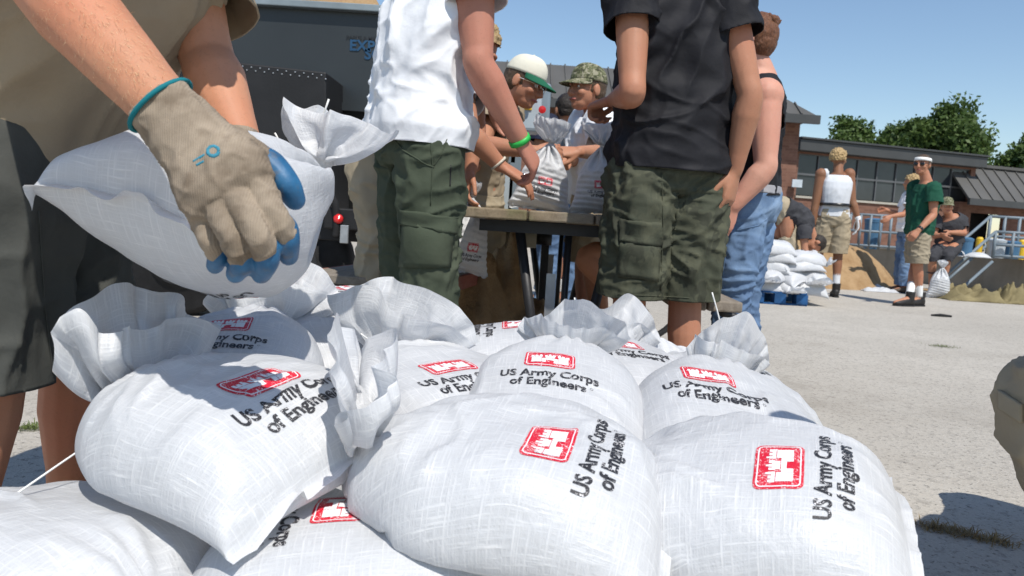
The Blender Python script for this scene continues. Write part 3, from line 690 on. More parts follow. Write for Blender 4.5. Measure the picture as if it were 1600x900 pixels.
def cap_hat(q, A, root, k, crown, brim, panels=True):
    mb = MB(); v, f = shell(lambda a, t: q(.0865*math.cos(a)*math.cos(t*1.5)**.75, -.010+.106*math.sin(a)*math.cos(t*1.5)**.75, .040+.098*math.sin(t*1.571)+.004*math.sin(a))); mb.add(v, f); o = mb.put('cap', M[crown], root, True)
    solid(o, .004*k)
    mb = MB(); v = []; f = []; n = 14
    for j in range(7):
        t = j/6
        for i in range(n+1):
            a = math.radians(18+144*i/n); rr = 1+t*.72*math.sin(a)**1.3; v.append(q(.086*math.cos(a)*(1+.06*t), -.010+.106*math.sin(a)*rr, .044+.004*math.sin(a)-t*.028*math.sin(a)-.020*math.cos(a)**2*t))
    for j in range(6):
        for i in range(n): f.append((j*(n+1)+i, j*(n+1)+i+1, (j+1)*(n+1)+i+1, (j+1)*(n+1)+i))
    mb.add(v, f); solid(mb.put('brim', M[brim], o, True), .004*k)
    mb = MB(); mb.ball(q(0, -.010, .139), .007*k); mb.put('cap_button', M[crown], o, True)
    return o
def hair_cap(q, A, root, k, mat, grow=.010, low=-.05, front=.055, rough=.012, seed=0, name='hair', voxel=.006):
    mb = MB(); mb.ball(q(0, -.014, .032), V3(.078+grow, .098+grow, .088+grow)*k, A, 20, 14); mb.ball(q(0, -.045, -.005), V3(.066+grow, .06+grow, .06+grow)*k, A, 16, 10)
    m = fuse(mb, voxel*k, 2); bm = bmesh.new(); bm.from_mesh(m)
    c0 = Vector(q(0, .0, 0)); f = Vector(A[1]); u = Vector(A[2]); dl = []
    for fa in bm.faces:
        d = fa.calc_center_median()-c0; y = d.dot(f)/k; z = d.dot(u)/k
        if z < low or (y > .02 and z < .030+front*.6*(y-.02)/.07+.02) : dl.append(fa)
    bmesh.ops.delete(bm, geom=dl, context='FACES'); bm.to_mesh(m); bm.free()
    n = len(m.vertices); v = np.empty(n*3); m.vertices.foreach_get('co', v); v = v.reshape(-1, 3); no = np.empty(n*3); m.vertices.foreach_get('normal', no); no = no.reshape(-1, 3)
    v += no*((fbm(v*70, seed, 3)-.45)*rough*2*k)[:, None]; m.vertices.foreach_set('co', v.ravel()); smooth(m); return put(name, m, M[mat], root)
def boot(root, J, s, mat, k, high=.14, sole='rubber', sock=None):
    an, toe = J['an'+s], J['toe'+s]; f = unit((toe-an)*V3(1, 1, 0)); r = V3(f[1], -f[0], 0); z0 = an[2]-.085*k; b = V3(an[0], an[1], z0); mb = MB()
    q = lambda y, z: b+f*y*k+V3(0, 0, z*k)
    loft(mb, [(q(-.075, .052), r, V3(0, 0, 1), .020*k, .028*k), (q(-.06, .055), r, V3(0, 0, 1), .034*k, .045*k), (q(0, .06), r, V3(0, 0, 1), .040*k, .05*k), (q(.07, .048), r, V3(0, 0, 1), .046*k, .040*k), (q(.14, .038), r, V3(0, 0, 1), .047*k, .030*k), (q(.185, .034), r, V3(0, 0, 1), .034*k, .022*k), (q(.2, .032), r, V3(0, 0, 1), .015*k, .012*k)], 14)
    limb(mb, [q(-.015, .06), q(-.022, high)], [.046*k, .050*k], 14, False)
    o = put('shoe', fuse(mb, .007, 3), M[mat], root)
    sb = MB(); sb.prism([q(-.08, 0)+r*x*k+f*y*k for x, y in ((-.02, 0), (-.036, .03), (-.04, .1), (-.05, .19), (-.04, .26), (0, .285), (.04, .26), (.05, .19), (.04, .1), (.036, .03), (.02, 0))], (0, 0, .022*k)); sb.put('sole', M[sole], o)
    if sock: kn = J['kn'+s]; d = unit(kn-an); mb = MB(); limb(mb, [an+d*.03*k, an+d*(high-.02)*k, an+d*(high+.045)*k], [.042*k, .043*k, .046*k], 14, False); mb.put('sock', M[sock], root, True)
def person(label, J, skin, top=None, bottom=None, voxel=.008, hands=None, face=None, headup=(0, 0, 1), head=True, shoes=None, seed=0, thin=1., fat=1., category='person', arms=1., legs=1.):
    """one continuous body + clothing children; returns root, head helper"""
    k = J['k']; base = (J['anL']+J['anR'])/2; base = V3(base[0], base[1], max(0, min(J['anL'][2], J['anR'][2])-.085*k)); root = thing('person', label, category, base)
    mb = MB(); loft(mb, torso_rings(J, -.006, fat=fat)); q = A = None
    ne = J['neck']; hd = J['head']
    limb(mb, [ne-unit(hd-ne)*.04*k, ne+(hd-ne)*.35, hd-unit(np.asarray(headup))*.03*k], [.068*k, .056*k, .054*k])
    fw = J['fwd'] if face is None else np.asarray(face, float)
    if head: q, A = head_geo(mb, hd, fw, headup, k)
    for s in 'LR':
        hp, kn, an, toe = J['hip'+s], J['kn'+s], J['an'+s], J['toe'+s]; a = legs
        limb(mb, [hp, hp+(kn-hp)*.35, hp+(kn-hp)*.8, kn, kn+(an-kn)*.28, kn+(an-kn)*.7, an], [.086*k*a, .084*k*a, .060*k*a, .055*k*a, .056*k*a, .039*k, .034*k])
        limb(mb, [an, toe], [.036*k, .030*k]); 
        sh, el, wr = J['sh'+s], J['el'+s], J['wr'+s]; a = arms
        mb.ball(sh, .064*k*a); limb(mb, [sh, sh+(el-sh)*.45, sh+(el-sh)*.85, el, el+(wr-el)*.25, el+(wr-el)*.75, wr], [.058*k*a, .051*k*a, .041*k*a, .040*k*a, .044*k*a, .032*k*a, .027*k*a])
        if hands and s in hands and hands[s] is None: pass
        elif hands and s in hands:
            h = dict(hands[s]); dr = h.pop('dr', wr-el); hand(mb, wr, dr, h.pop('palm'), h.pop('side'), k=k*h.pop('size', 1.0), **h)
        else:
            mid = -1 if s == 'L' else 1; r = V3(J['fwd'][1], -J['fwd'][0], 0)
            hand(mb, wr, unit(wr-el)*.8+V3(0, 0, -.35), -r*mid, J['fwd'], k=k, curl=(22, 28, 18))
    body = put('body', fuse(mb, voxel, 3, .5), M[skin], root)
    if bottom:
        b = dict(bottom); mb = MB(); lo = torso_rings(J, b.get('hipgrow', .016), lo=-.11, hi=b.get('rise', .12)); loft(mb, lo); op = []
        top_c, s_, w_, rx, ry = lo[-1]; ax = unit(np.cross(s_, w_)); loft(mb, [(top_c-ax*.005, s_, w_, rx, ry), (top_c+ax*.05, s_, w_, rx*.99, ry*.99)]); op.append((top_c+ax*.012, ax, .34*k))
        for s in 'LR':
            hp, kn, an = J['hip'+s], J['kn'+s], J['an'+s]; ln = b['len']; w = b.get('loose', .02); flare = b.get('flare', w)
            if ln <= 1: e = hp+(kn-hp)*ln; d = unit(kn-hp); pts = [hp+V3(0, 0, .02), hp+(kn-hp)*.3, hp+(kn-hp)*min(.7, ln*.8), e, e+d*.06]; rr = [.090*k+w*.6, .092*k+w*.8, .082*k+w, .080*k+flare, .080*k+flare]
            else: e = kn+(an-kn)*(ln-1); d = unit(an-kn); pts = [hp+V3(0, 0, .02), hp+(kn-hp)*.35, hp+(kn-hp)*.8, kn, kn+(an-kn)*.45, e, e+d*.06]; rr = [.088*k+w*.6, .086*k+w*.8, .068*k+w, .062*k+w, .060*k+flare, .060*k+flare, .060*k+flare]
            limb(mb, pts, rr, 18, False); op.append((e, d, (.11+flare)*k*1.6))
        ly = b.get('folds', [((1, .3, .35), .22, .055, .016), ((1, -.4, -.5), .16, .04, .010), ((.2, .1, 1), .3, .06, .012)])
        m = garment(mb, b.get('voxel', voxel), 3, op, ly, seed+3); o = put(b.get('name', 'trousers'), m, M[b['mat']], root); solid(o); root['_bot'] = o.name
    if top:
        b = dict(top); vx = b.get('voxel', voxel); mb = MB(); rg = torso_rings(J, b.get('hip', .034), b.get('grow', .018), lo=b.get('lo', -.05), hi=.95, fat=fat); op = []
        ly = b.get('folds', [((.35, .2, 1), .40, .075, .020), ((1, .1, .6), .26, .06, .014), ((1, 0, -.5), .18, .045, .009)])
        c, s_, w_, rx, ry = rg[0]; ax = unit(np.cross(s_, w_)); loft(mb, [(c-ax*.06, s_, w_, rx, ry)]+rg); op.append((c, -ax, .36*k))
        c, s_, w_, rx, ry = rg[-1]; ax = unit(np.cross(s_, w_)); op.append((c-ax*.012, ax, .13*k)); parts = []
        for s in 'LR':
            sh, el, wr = J['sh'+s], J['el'+s], J['wr'+s]; sl = b['sleeve'] if np.isscalar(b['sleeve']) else b['sleeve'][s]; w = b.get('sloose', .022)
            if sl < 0: mb.ball(sh+unit(J['neck']-sh)*.055*k, .058*k); continue
            if sl <= 0: mb.ball(sh+unit(J['neck']-sh)*.045*k, .062*k+.012); op.append((sh+unit(J['neck']-sh)*.012*k, unit(sh-J['neck']), .16*k)); continue
            if sl > .2: mb.ball(sh+unit(J['neck']-sh)*.03*k, .066*k+w*.4)
            sb = MB(); e = sh+(el-sh)*sl; d = unit(el-sh); limb(sb, [sh+unit(J['neck']-sh)*.05*k, sh, sh+(e-sh)*.6, e, e+d*.06], [.070*k+w*.5, .067*k+w*.6, .058*k+w, .056*k+w*1.25, .056*k+w*1.25], 18, False)
            parts.append(garment(sb, vx, 3, [(e, d, .3)], [(a_, l_, w2, m_*.8) for a_, l_, w2, m_ in ly], seed+5))
        m = garment(mb, vx, 3, op, ly, seed)
        bm = bmesh.new(); bm.from_mesh(m)
        for q_ in parts: bm.from_mesh(q_); bpy.data.meshes.remove(q_)
        bm.to_mesh(m); bm.free(); smooth(m)
        o = put(b.get('name', 'shirt'), m, M[b['mat']], root); solid(o); root['_top'] = o.name
    if shoes:
        for s in 'LR': boot(root, J, s, shoes.get('mat', 'leather_boot'), k, shoes.get('high', .12), shoes.get('sole', 'rubber'), shoes.get('sock'))
    return root, q, A
_bv = {}
def bvh_of(o):
    if o.name not in _bv: _bv[o.name] = _bvh(o)
    return _bv[o.name]
def _bvh(o):
    m = o.data; return BVHTree.FromPolygons([v.co.copy() for v in m.vertices], [tuple(p.vertices) for p in m.polygons])
def on_surface(bv, x, y, off=0.):
    d = Vector(unit(ray(x, y))); h = bv.ray_cast(Vector(CAM), d)
    if h[0] is None: return None
    n = h[1] if h[1].dot(d) < 0 else -h[1]; return np.array(h[0]+n*off)
def patch(o, quad, mat, name, parent, thick=.006, nx=10, ny=8, bulge=0.):
    """a sewn-on piece: photo-pixel quad cast onto the garment it is sewn to"""
    bv = bvh_of(o); g = []; q = [np.array(a, float) for a in quad]; last = None
    for j in range(ny+1):
        for i in range(nx+1):
            u, w = i/nx, j/ny; p = q[0]*(1-u)*(1-w)+q[1]*u*(1-w)+q[2]*u*w+q[3]*(1-u)*w
            e = 1-(2*u-1)**4; e2 = 1-(2*w-1)**4; h = on_surface(bv, p[0], p[1], thick+bulge*e*e2)
            if h is None: h = last
            g.append(h); last = h if h is not None else last
    g = [h if h is not None else last for h in g]; G_ = np.array(g).reshape(ny+1, nx+1, 3)
    for _ in range(2):
        H = G_.copy(); H[1:-1, 1:-1] = (G_[:-2, 1:-1]+G_[2:, 1:-1]+G_[1:-1, :-2]+G_[1:-1, 2:]+2*G_[1:-1, 1:-1])/6; G_ = H
    f = [(j*(nx+1)+i, j*(nx+1)+i+1, (j+1)*(nx+1)+i+1, (j+1)*(nx+1)+i) for j in range(ny) for i in range(nx)]
    m = mesh_np(name, G_.reshape(-1, 3), f); smooth(m); b = put(name, m, M[mat], parent); s = b.modifiers.new('t', 'SOLIDIFY'); s.thickness = thick+.006; s.offset = 0; return b
def seam(o, pts, mat, name, parent, r=.0012, off=.001):
    bv = bvh_of(o); L = []
    for a, b in zip(pts[:-1], pts[1:]):
        for t in np.linspace(0, 1, 8, endpoint=False):
            h = on_surface(bv, a[0]+(b[0]-a[0])*t, a[1]+(b[1]-a[1])*t, off)
            if h is not None: L.append(h)
    if len(L) > 2: mb = MB(); mb.tube(L, r, 6); return mb.put(name, M[mat], parent, True)
def band(root, a, b, r, w, mat, name, thick=.003):
    a = np.asarray(a, float); d = unit(np.asarray(b, float)-a); e1 = unit(np.cross(d, (.3, .2, 1))); e2 = np.cross(d, e1); mb = MB()
    mb.lathe(a, [(r, -w/2), (r+thick, -w/2), (r+thick, w/2), (r, w/2)], 24, (e1, e2, d)); return mb.put(name, M[mat], root, True)
# ---------------------------------------------------------------- ground
def ground():
    v = [(-400, -60, 0), (400, -60, 0), (400, 900, 0), (-400, 900, 0)]
    return put('ground', mesh_np('ground', v, [(0, 1, 2, 3)]), M['pavement'], None, kind='structure')
ground()
# ---------------------------------------------------------------- the pile of sandbags in front
S0, S1, S2, S3 = SK
RD = math.radians
def up_tuft(s, ang, twist, lift, sc, fan=0., seed=1, thin=.42, wide=1.22): return s.tuft(RD(ang), twist, lift, sc, fan, seed, thin, wide)
# front row, largest in view
build_bag(up_tuft(S0.warp(bend(.25, .15, 1.06, 1.0, 1.12, seed=1, amp=.006, dent=[(.05, .50, .06, .022), (-.10, .40, .05, .014), (.12, .42, .04, .012)])), 80, .0, .045, 1.15, .5, 2, .42, 1.1),
    'centre front sandbag, print reading upward, neck tied at its left end', (.035, 1.055, .352), (4, -7, 80), cy=.12, cx=-.045, scale=.81, string=[[(0, .02, .06), (.03, .05, .09)]])
build_bag(up_tuft(S2.warp(bend(.25, .15, 1.08, 1.0, 1.08, seed=2, amp=.006, dent=[(-.1, .1, .09, .014)])), 66, -.5, .01, 1.25, .9, 3),
    'left front sandbag with a boxy side and a wide tuft beside the grey shorts', (-.385, 1.115, .378), (2, -7, 62), cy=.10, cx=-.0, scale=.80, string=[[(-.04, -.01, .0), (-.16, -.03, -.02), (-.30, -.05, -.05)]])
build_bag(up_tuft(S1.warp(bend(.3, .2, 1.06, 1.0, 1.2, seed=3, amp=.007, dent=[(-.05, .48, .05, .02), (.08, .44, .04, .014)])), -15, .3, 0, .5),
    'right front sandbag half in shadow, creased at its knotted left end', (.362, 1.06, .340), (-8, -11, 72), cy=.11, cx=-.045, scale=.80)
# second row
build_bag(up_tuft(S3.warp(bend(.55, .1, 1.0, 1.0, 1.08, seed=4, amp=.006)), 90, -.2, .02, .85, .2, 4, .42, .95),
    'sandbag with upright print behind the centre front one, tuft folded like a napkin', (.095, 1.42, .360), (16, 3, -9), cy=.19, scale=.84, string=[[(.01, .02, .1), (-.005, .03, .17)]])
build_bag(up_tuft(S0.warp(bend(.5, .15, 1.0, 1.0, 1.04, seed=5, amp=.006)), 92, .2, .02, .85, .1, 5, .5, .75),
    'sandbag with upright print behind the right front one, its string standing straight up', (.425, 1.42, .335), (12, 12, -5), cy=.19, cx=-.045, string=[[(.0, .02, .1), (-.03, .03, .17), (-.07, .04, .235)]])
build_bag(up_tuft(S1.warp(bend(.4, .15, 1.0, 1.0, 1.0, seed=6, amp=.006)), 80, -1.1, .03, 1.05, .35, 6),
    'sandbag in the middle of the pile with the largest billowing tuft', (-.125, 1.52, .350), (8, -3, 32), cy=.12, string=[[(-.03, -.02, .05), (-.09, -.03, .10)]])
build_bag(up_tuft(S3.warp(bend(.4, .15, .95, 1.0, 1.05, seed=7, amp=.006)), 50, .1, .0, .95, 0, 7),
    'sandbag under the held one with a sharp shadow across its print', (-.555, 1.56, .355), (18, -2, 2), cy=.22)
# third row and beyond
build_bag(up_tuft(S2.warp(bend(.6, .2, 1.0, 1.0, .95, seed=8)), 20, 0, 0, .7),
    'sandbag near the table legs with its print turned sideways', (-.02, 1.92, .355), (8, 3, -86), cy=.20)
build_bag(up_tuft(S0.warp(bend(.6, .2, 1, 1, 1, seed=9)), 82, -.3, .01, .95, .3, 8, .42, .95),
    'sandbag whose pleated tuft leans right over a thin loose string', (.29, 1.80, .335), (6, 4, 6), cy=.2)
build_bag(up_tuft(S1.warp(bend(.6, .2, 1, 1, 1, seed=10)), 30, .3, .01, .8),
    'sandbag at the back right, mostly hidden behind the standing string', (.54, 1.83, .315), (6, 6, 12), cy=.2)
build_bag(up_tuft(S3.warp(bend(.6, .2, 1, 1, 1, seed=11)), 30, -.3, .01, .8),
    'sandbag at the back left edge of the pile with a slanting red badge', (-.42, 1.90, .375), (10, 2, 30), cy=.24)
build_bag(up_tuft(S2.warp(bend(.6, .2, 1, 1, 1, seed=12)), 20, -.3, .01, .8),
    'farthest sandbag of the front pile, left of the large billowing tuft', (-.52, 2.18, .375), (8, 2, -20), cy=.25)
# the layer below
build_bag(up_tuft(S1.warp(bend(.5, .2, 1.08, 1.0, 1.0, seed=13, amp=.006)), 10, 0, 0, .8),
    'lower left sandbag with a raised wavy sewn lip at the picture edge', (-.63, 0.99, .225), (4, -6, -120), prints=False)
build_bag(up_tuft(S3.warp(bend(.5, .2, 1.0, 1.0, 1.0, seed=14)), 10, 0, 0, .8),
    'lower sandbag in the gap between left and centre front bags', (-.19, 1.0, .225), (0, 0, -82), cy=.13)
build_bag(up_tuft(S0.warp(bend(.5, .2, 1.0, 1.0, 1.0, seed=15)), 10, 0, 0, .7),
    'lower right sandbag with a frayed corner sticking out onto the pavement', (.42, 1.24, .215), (0, 0, 100), prints=False)
# bags that carry the others, almost wholly hidden
def hidden_layers():
    src = put('sack', SKc[1].warp(bend(.4, .2, seed=33)).mesh(), M['sack']); me = src.data; bpy.data.objects.remove(src); rs = random.Random(3)
    for z, rows in ((.0, 5), (.10, 5), (.215, 3)):
        for j in range(rows):
            for i in range(4):
                x = -.53+.345*i+rs.uniform(-.02, .02); y = 1.06+.27*j+(.54 if z > .2 else 0)+rs.uniform(-.02, .02)
                o = bpy.data.objects.new('sandbag', me); COL.objects.link(o); o.location = (x, y, z); a = (180 if i < 2 else 0)+rs.uniform(-12, 12)
                o.rotation_euler = (0, 0, RD(a+90)); o.scale = (.80, .80, .85)
                c = Vector((0, .27*.80, 0)); c.rotate(Euler((0, 0, RD(a+90)))); o.location = Vector(o.location)-c
                tag(o, 'white sandbag inside the front pile, hidden under the printed ones', 'sandbag', 'bags carrying the front pile')
hidden_layers()
# ---------------------------------------------------------------- picnic table, seen from its end
def picnic_table():
    t = thing('picnic_table', 'weathered picnic table on a black steel frame in the middle of the yard', 'table', (.10, 3.6, 0))
    a = RD(-2.5); ax = V3(-math.sin(a), math.cos(a), 0)*1.; sx = V3(ax[1], -ax[0], 0); o = P(722, 322, 2.72); z = o[2]; o = V3(o[0], 2.72, 0)
    for k in range(3):
        c = o+sx*(.115+.236*k)+ax*.92; MB().box((c[0], c[1], z-.019), (.229, 1.84+.015*k, .038), (sx, ax, V3(0, 0, 1))).put('plank', M['table_wood'], t, bevel=.006)
    mid = o+sx*.355
    for d in (.13, 1.7):
        e = mid+ax*d; q = lambda x, zz: V3(*(e+sx*x)[:2], zz)
        mb = MB(); mb.bar(q(-.30, z-.062), q(.36, z-.062), .05, .042); mb.put('top_bearer', M['steel_black'], t)
        for s in (-1, 1):
            mb = MB(); mb.tube([q(s*.17+.02, z-.08), q(s*.045+.02, .03)], .019, 10); mb.put('leg', M['steel_black'], t, True)
            if s < 0: continue
            mb = MB(); mb.tube(spline([q(s*.05+.02, .10), q(s*.35, .10), q(s*.58+.02, .12), q(s*.71+.02, .26), q(s*.705+.02, .39), q(s*.60, .455)], 6), .018, 10); mb.put('seat_arm', M['steel_black'], t, True)
        mb = MB(); mb.tube([q(.03, z-.08), q(.025, .05)], .013, 8); mb.put('strut', M['steel_black'], t, True)
        mb = MB(); mb.box(q(-.025, .34), (.035, .004, .42)); mb.put('drilled_brace', M['zinc'], t)
    for s in (1,):
        for k in range(2):
            c = mid+sx*(s*(.435+.125*k)+.03)+ax*.92; MB().box((c[0], c[1], .482), (.120, 1.84, .038), (sx, ax, V3(0, 0, 1))).put('seat_plank', M['bench_wood'], t, bevel=.006)
picnic_table()
# ---------------------------------------------------------------- wooden platform left of the table, with a filled bag on it
def platform():
    t = thing('wooden_bench', 'low wooden bench with red painted edges between the trousers and the sand', 'bench', (-.45, 3.2, 0))
    A, B = P(690, 432, 2.75), P(765, 383, 3.75); z = .50; A = V3(A[0]-.03, 2.72, 0); B = V3(B[0]+.03, 3.80, 0); d = unit(B-A); s = V3(d[1], -d[0], 0); L = np.linalg.norm(B-A)
    n = 7
    for k in range(n):
        c = A+d*(L*(k+.5)/n)-s*.26; MB().box((c[0], c[1], z-.016), (.52, L/n-.010, .032), (s, d, V3(0, 0, 1))).put('plank', M['bench_wood'], t, bevel=.004)
    for o_ in (.006, -.52): c = A+d*L/2+s*o_; MB().box((c[0], c[1], z-.028), (.022, L, .055), (s, d, V3(0, 0, 1))).put('edge_board', M['red_paint_wood'], t)
    for u in (.08, .92):
        for o_ in (-.03, -.49): c = A+d*L*u+s*o_; MB().box((c[0], c[1], (z-.034)/2), (.035, .035, z-.036), (s, d, V3(0, 0, 1))).put('leg', M['steel_black'], t)
platform()
# ---------------------------------------------------------------- upright bags being filled and tied
def upright(label, base, yaw, sc, lean=0., seed=0, cy=.16, prints=True, tall=1.):
    g = GR_UP; s = Sack(g)
    def fn(v):
        v = v.copy(); v[:, 2] -= .0; v[:, 1] = np.where(v[:, 1] < .05, .05+(v[:, 1]-.05)*.25, v[:, 1])
        n = fbm(v*12+seed*5.7, seed, 3)-.5; r = np.array([0, 0, 1.]); v[:, 2] += n*.02*np.sign(v[:, 2]); v[:, 2] += .004*np.sin(v[:, 1]*150+3*np.sin(v[:, 0]*9))*np.clip((.5-v[:, 1])*4, 0, 1)*np.sign(v[:, 2]); v[:, 1] *= tall; return v
    s = s.warp(fn).tuft(0, 0, 0, 1.25 if tall < 1 else .8, .2*seed, seed+20, .6, .62)
    T = (Matrix.Rotation(math.radians(yaw), 4, 'Z')@Matrix.Rotation(math.radians(lean), 4, 'Y')@Matrix.Rotation(math.radians(90), 4, 'X'))
    lo = s.g[..., 1].min(); up = (.27-lo)*sc
    return build_bag(s, label, (base[0], base[1], base[2]+up), None, T=T, cy=cy, scale=sc, prints=prints)
def sim_up():
    g = sim_bag(23, vol=.0185, steps=70, standing=False, press=None, floor=False); g[..., 2] -= g[..., 2].mean(); return g
GR_UP = sim_up()
TZ = P(722, 322, 2.72)[2]+.002
upright('upright sandbag on the table under the green wristband, its top pulled to one side', (P(848, 320, 3.2)[0], 3.2, TZ), 4, .66, 6, 1, .17, tall=.80)
upright('upright sandbag on the table gripped by the hand with the watch', (P(936, 326, 3.02)[0], 3.02, TZ), -4, .62, -3, 2, .17, tall=.80)
upright('upright sandbag on the wooden bench behind the olive trousers', (P(727, 395, 3.15)[0], 3.15, .503), 35, .60, 4, 3, .13)
# ---------------------------------------------------------------- sand heaps
def heap(name, label, pts, c, r, h, seed, mat='sand', parent=None):
    n, m = 56, 26; f = []; a, t = np.meshgrid(np.arange(n)*2*math.pi/n, np.arange(m+1)/m); a = a.ravel(); t = t.ravel(); k = 2.6/max(r[0], .4)
    x = c[0]+r[0]*t*np.cos(a); y = c[1]+r[1]*t*np.sin(a); nz = fbm(np.stack([x*k, y*k, np.full(len(x), seed*1.7)], -1), seed, 5)-.5
    zz = np.maximum(0, (1-t)**1.15*h*(1+nz*1.1*(t > .05))+nz*h*.55*np.minimum(1, 4*t*(1-t)))-.004*(t > .999); v = np.stack([x+nz*.2*r[0]*t, y+nz*.2*r[1]*t, c[2]+zz], -1)
    for j in range(m):
        for i in range(n): f.append((j*n+i, j*n+(i+1) % n, (j+1)*n+(i+1) % n, (j+1)*n+i))
    o = put(name, smooth(mesh_np(name, v, f)), M[mat]); tag(o, label, 'sand heap'); return o
heap('sand_heap', 'heap of damp sand under the table and the conveyor', None, (-.05, 3.62, 0), (.52, .62), .62, 1)
heap('sand_heap', 'large tan sand heap against the dock wall behind the khaki shorts', None, (3.95, 12.2, 0), (2.1, 1.3), 1.42, 6)
heap('sand_heap', 'low spread of sand at the foot of the dock wall', None, (5.2, 12.4, 0), (1.6, .9), .20, 3)
# ---------------------------------------------------------------- the bag-filling trailer
def trailer():
    D = 5.2; t = thing('hopper_trailer', 'dark grey sand hopper trailer with black wheel arch and red tail light', 'trailer', (-1.6, 6.2, 0))
    zt = P(490, 15, D)[2]; xl, xr = -4.6, -.38; W = 2.0
    def side(y0, y1, z0, z1, xl0, xr0, xl1, xr1, th=.03):
        return [V3(xl0, y0, z0), V3(xr0, y0, z0), V3(xr1, y1, z1), V3(xl1, y1, z1)]
    zb = 1.0; zm = 1.42
    # near wall: upright band above, sloping hopper face below
    MB().prism([V3(xl, D, zm), V3(xr, D, zm), V3(xr, D, zt), V3(xl, D, zt)], (0, .04, 0)).put('hopper_side', M['trailer_paint'], t)
    MB().prism([V3(xl+.5, D+.55, zb-.30), V3(xr-.5, D+.55, zb-.30), V3(xr, D+.003, zm-.002), V3(xl, D+.003, zm-.002)], (0, .04, 0)).put('hopper_slope', M['trailer_paint'], t)
    MB().prism([V3(xl, D+W, zb-.2), V3(xr, D+W, zb-.2), V3(xr, D+W, zt), V3(xl, D+W, zt)], (0, .04, 0)).put('hopper_side', M['trailer_paint'], t)
    for x in (xl, xr-.04): MB().prism([V3(x, D+.045, zm), V3(x, D+W, zm), V3(x, D+W, zt), V3(x, D+.045, zt)], (.04, 0, 0)).put('hopper_end', M['trailer_paint'], t)
    for y in (D-.035, D+W-.01): MB().box(((xl+xr)/2, y+.02, zt+.02), (xr-xl+.08, .09, .045)).put('top_rail', M['trailer_lip'], t, bevel=.006)
    # ribs and folded edge on the slope
    e = MB(); e.box(((xl+xr)/2, D-.012, zm-.01), (xr-xl, .03, .05)); e.put('fold_rail', M['trailer_paint'], t)
    # wheel arch: black box with studded top edge
    x0, x1 = P(352, 100, 4.75)[0], P(508, 150, 4.75)[0]; za, zc = P(370, 96, 4.75)[2], P(500, 112, 4.75)[2]; zf = P(505, 330, 4.75)[2]; xa = x0-1.2
    MB().prism([V3(xa, 4.75, zf), V3(x1+.04, 4.75, zf), V3(x1, 4.75, zc), V3(x0, 4.75, za), V3(xa, 4.75, za+.02)], (0, .62, 0)).put('wheel_arch', M['trailer_black'], t, bevel=.01)
    st = MB()
    for k in range(24): u = k/23; p = V3(x0+(x1-x0)*u, 4.748, za+(zc-za)*u-.022-.020*(k % 2)); st.ball(p, .0055, None, 6, 4)
    st.put('stud_row', M['zinc'], t)
    # chassis, bumper, lamp
    zc2 = P(540, 345, 4.7)[2]
    MB().box(((xl+xr)/2+.3, 4.86, zc2-.06), (xr-xl+.2, .12, .14)).put('chassis_rail', M['trailer_black'], t, bevel=.006)
    MB().box((P(560, 345, 4.68)[0], 4.72, zc2+.01), (.42, .10, .13)).put('rear_bumper', M['trailer_black'], t, bevel=.01)
    c = P(529, 342, 4.655); mb = MB(); mb.lathe(c, [(.030, 0), (.030, .012), (.022, .022), (.0, .026)], 18, (V3(1, 0, 0), V3(0, 0, 1), V3(0, -1, 0))); mb.put('tail_light', M['lens_red'], t, True)
    c = P(538, 366, 4.66); MB().box(c, (.05, .02, .11)).put('rear_bracket', M['zinc'], t, bevel=.004)
    fl = MB(); pts = [P(480, 288, 4.66), P(500, 292, 4.66), P(521, 312, 4.66), P(526, 345, 4.66), P(524, 372, 4.66)]; fl.tube(spline(pts, 5), .022, 8); fl.put('mud_flap_edge', M['rubber'], t, True)
    for x in (P(470, 330, 5.0)[0], P(300, 330, 5.0)[0]):
        mb = MB(); mb.lathe((x, 4.80, .37), [(.0, 0), (.18, 0), (.2, .03), (.33, .0), (.37, .04), (.37, .20), (.33, .24), (.0, .24)], 36, (V3(1, 0, 0), V3(0, 0, 1), V3(0, 1, 0))); w = mb.put('wheel', M['rubber'], t, True)
        mb = MB(); mb.lathe((x, 4.796, .37), [(.17, -.004), (.17, .01), (.06, .03), (.05, -.02), (.0, -.02)], 28, (V3(1, 0, 0), V3(0, 0, 1), V3(0, 1, 0))); mb.put('rim', M['steel_black'], w)
    # lettering on the near side
    for body, px, py, sz, mat in (('PARTS & MANUFACTURING', 580, 61, .036, 'decal_dark'), ('EXPRESS', 575, 73, .098, 'decal_blue'), ('SCALE', 588, 86, .098, 'decal_blue')):
        m = text_tris(body, sz, .03); p = P(px, py, D-.003); m.transform(Matrix.Translation(Vector((p[0]+.06, D-.006, p[2])))@Matrix.Rotation(math.radians(90), 4, 'X')); put('lettering', m, M[mat], t)
    # right part: working frame, control cabinet, conveyor roller
    def cab(x, y, w, h, D2, mat, name, th=.3, bv=.02): a = P(x, y, D2); b = P(x+w, y+h, D2); return MB().box(((a[0]+b[0])/2, D2+th/2, (a[2]+b[2])/2), (abs(b[0]-a[0]), th, abs(a[2]-b[2])), None).put(name, M[mat], t, bevel=bv)
    cab(802, 128, 42, 78, 4.7, 'machine_light', 'control_cabinet', .22); cab(838, 128, 20, 66, 4.74, 'machine_grey', 'cabinet_side', .28)
    cab(818, 158, 13, 14, 4.69, 'yellow_paint', 'switch_plate', .015, .003); 
    for (x, y, r) in ((825, 165, .014), (847, 172, .016)): mb = MB(); mb.lathe(P(x, y, 4.685), [(r, 0), (r, .012), (r*1.4, .014), (r*1.4, .024), (0, .028)], 16, (V3(1, 0, 0), V3(0, 0, 1), V3(0, -1, 0))); mb.put('push_button', M['red_plastic'], t)
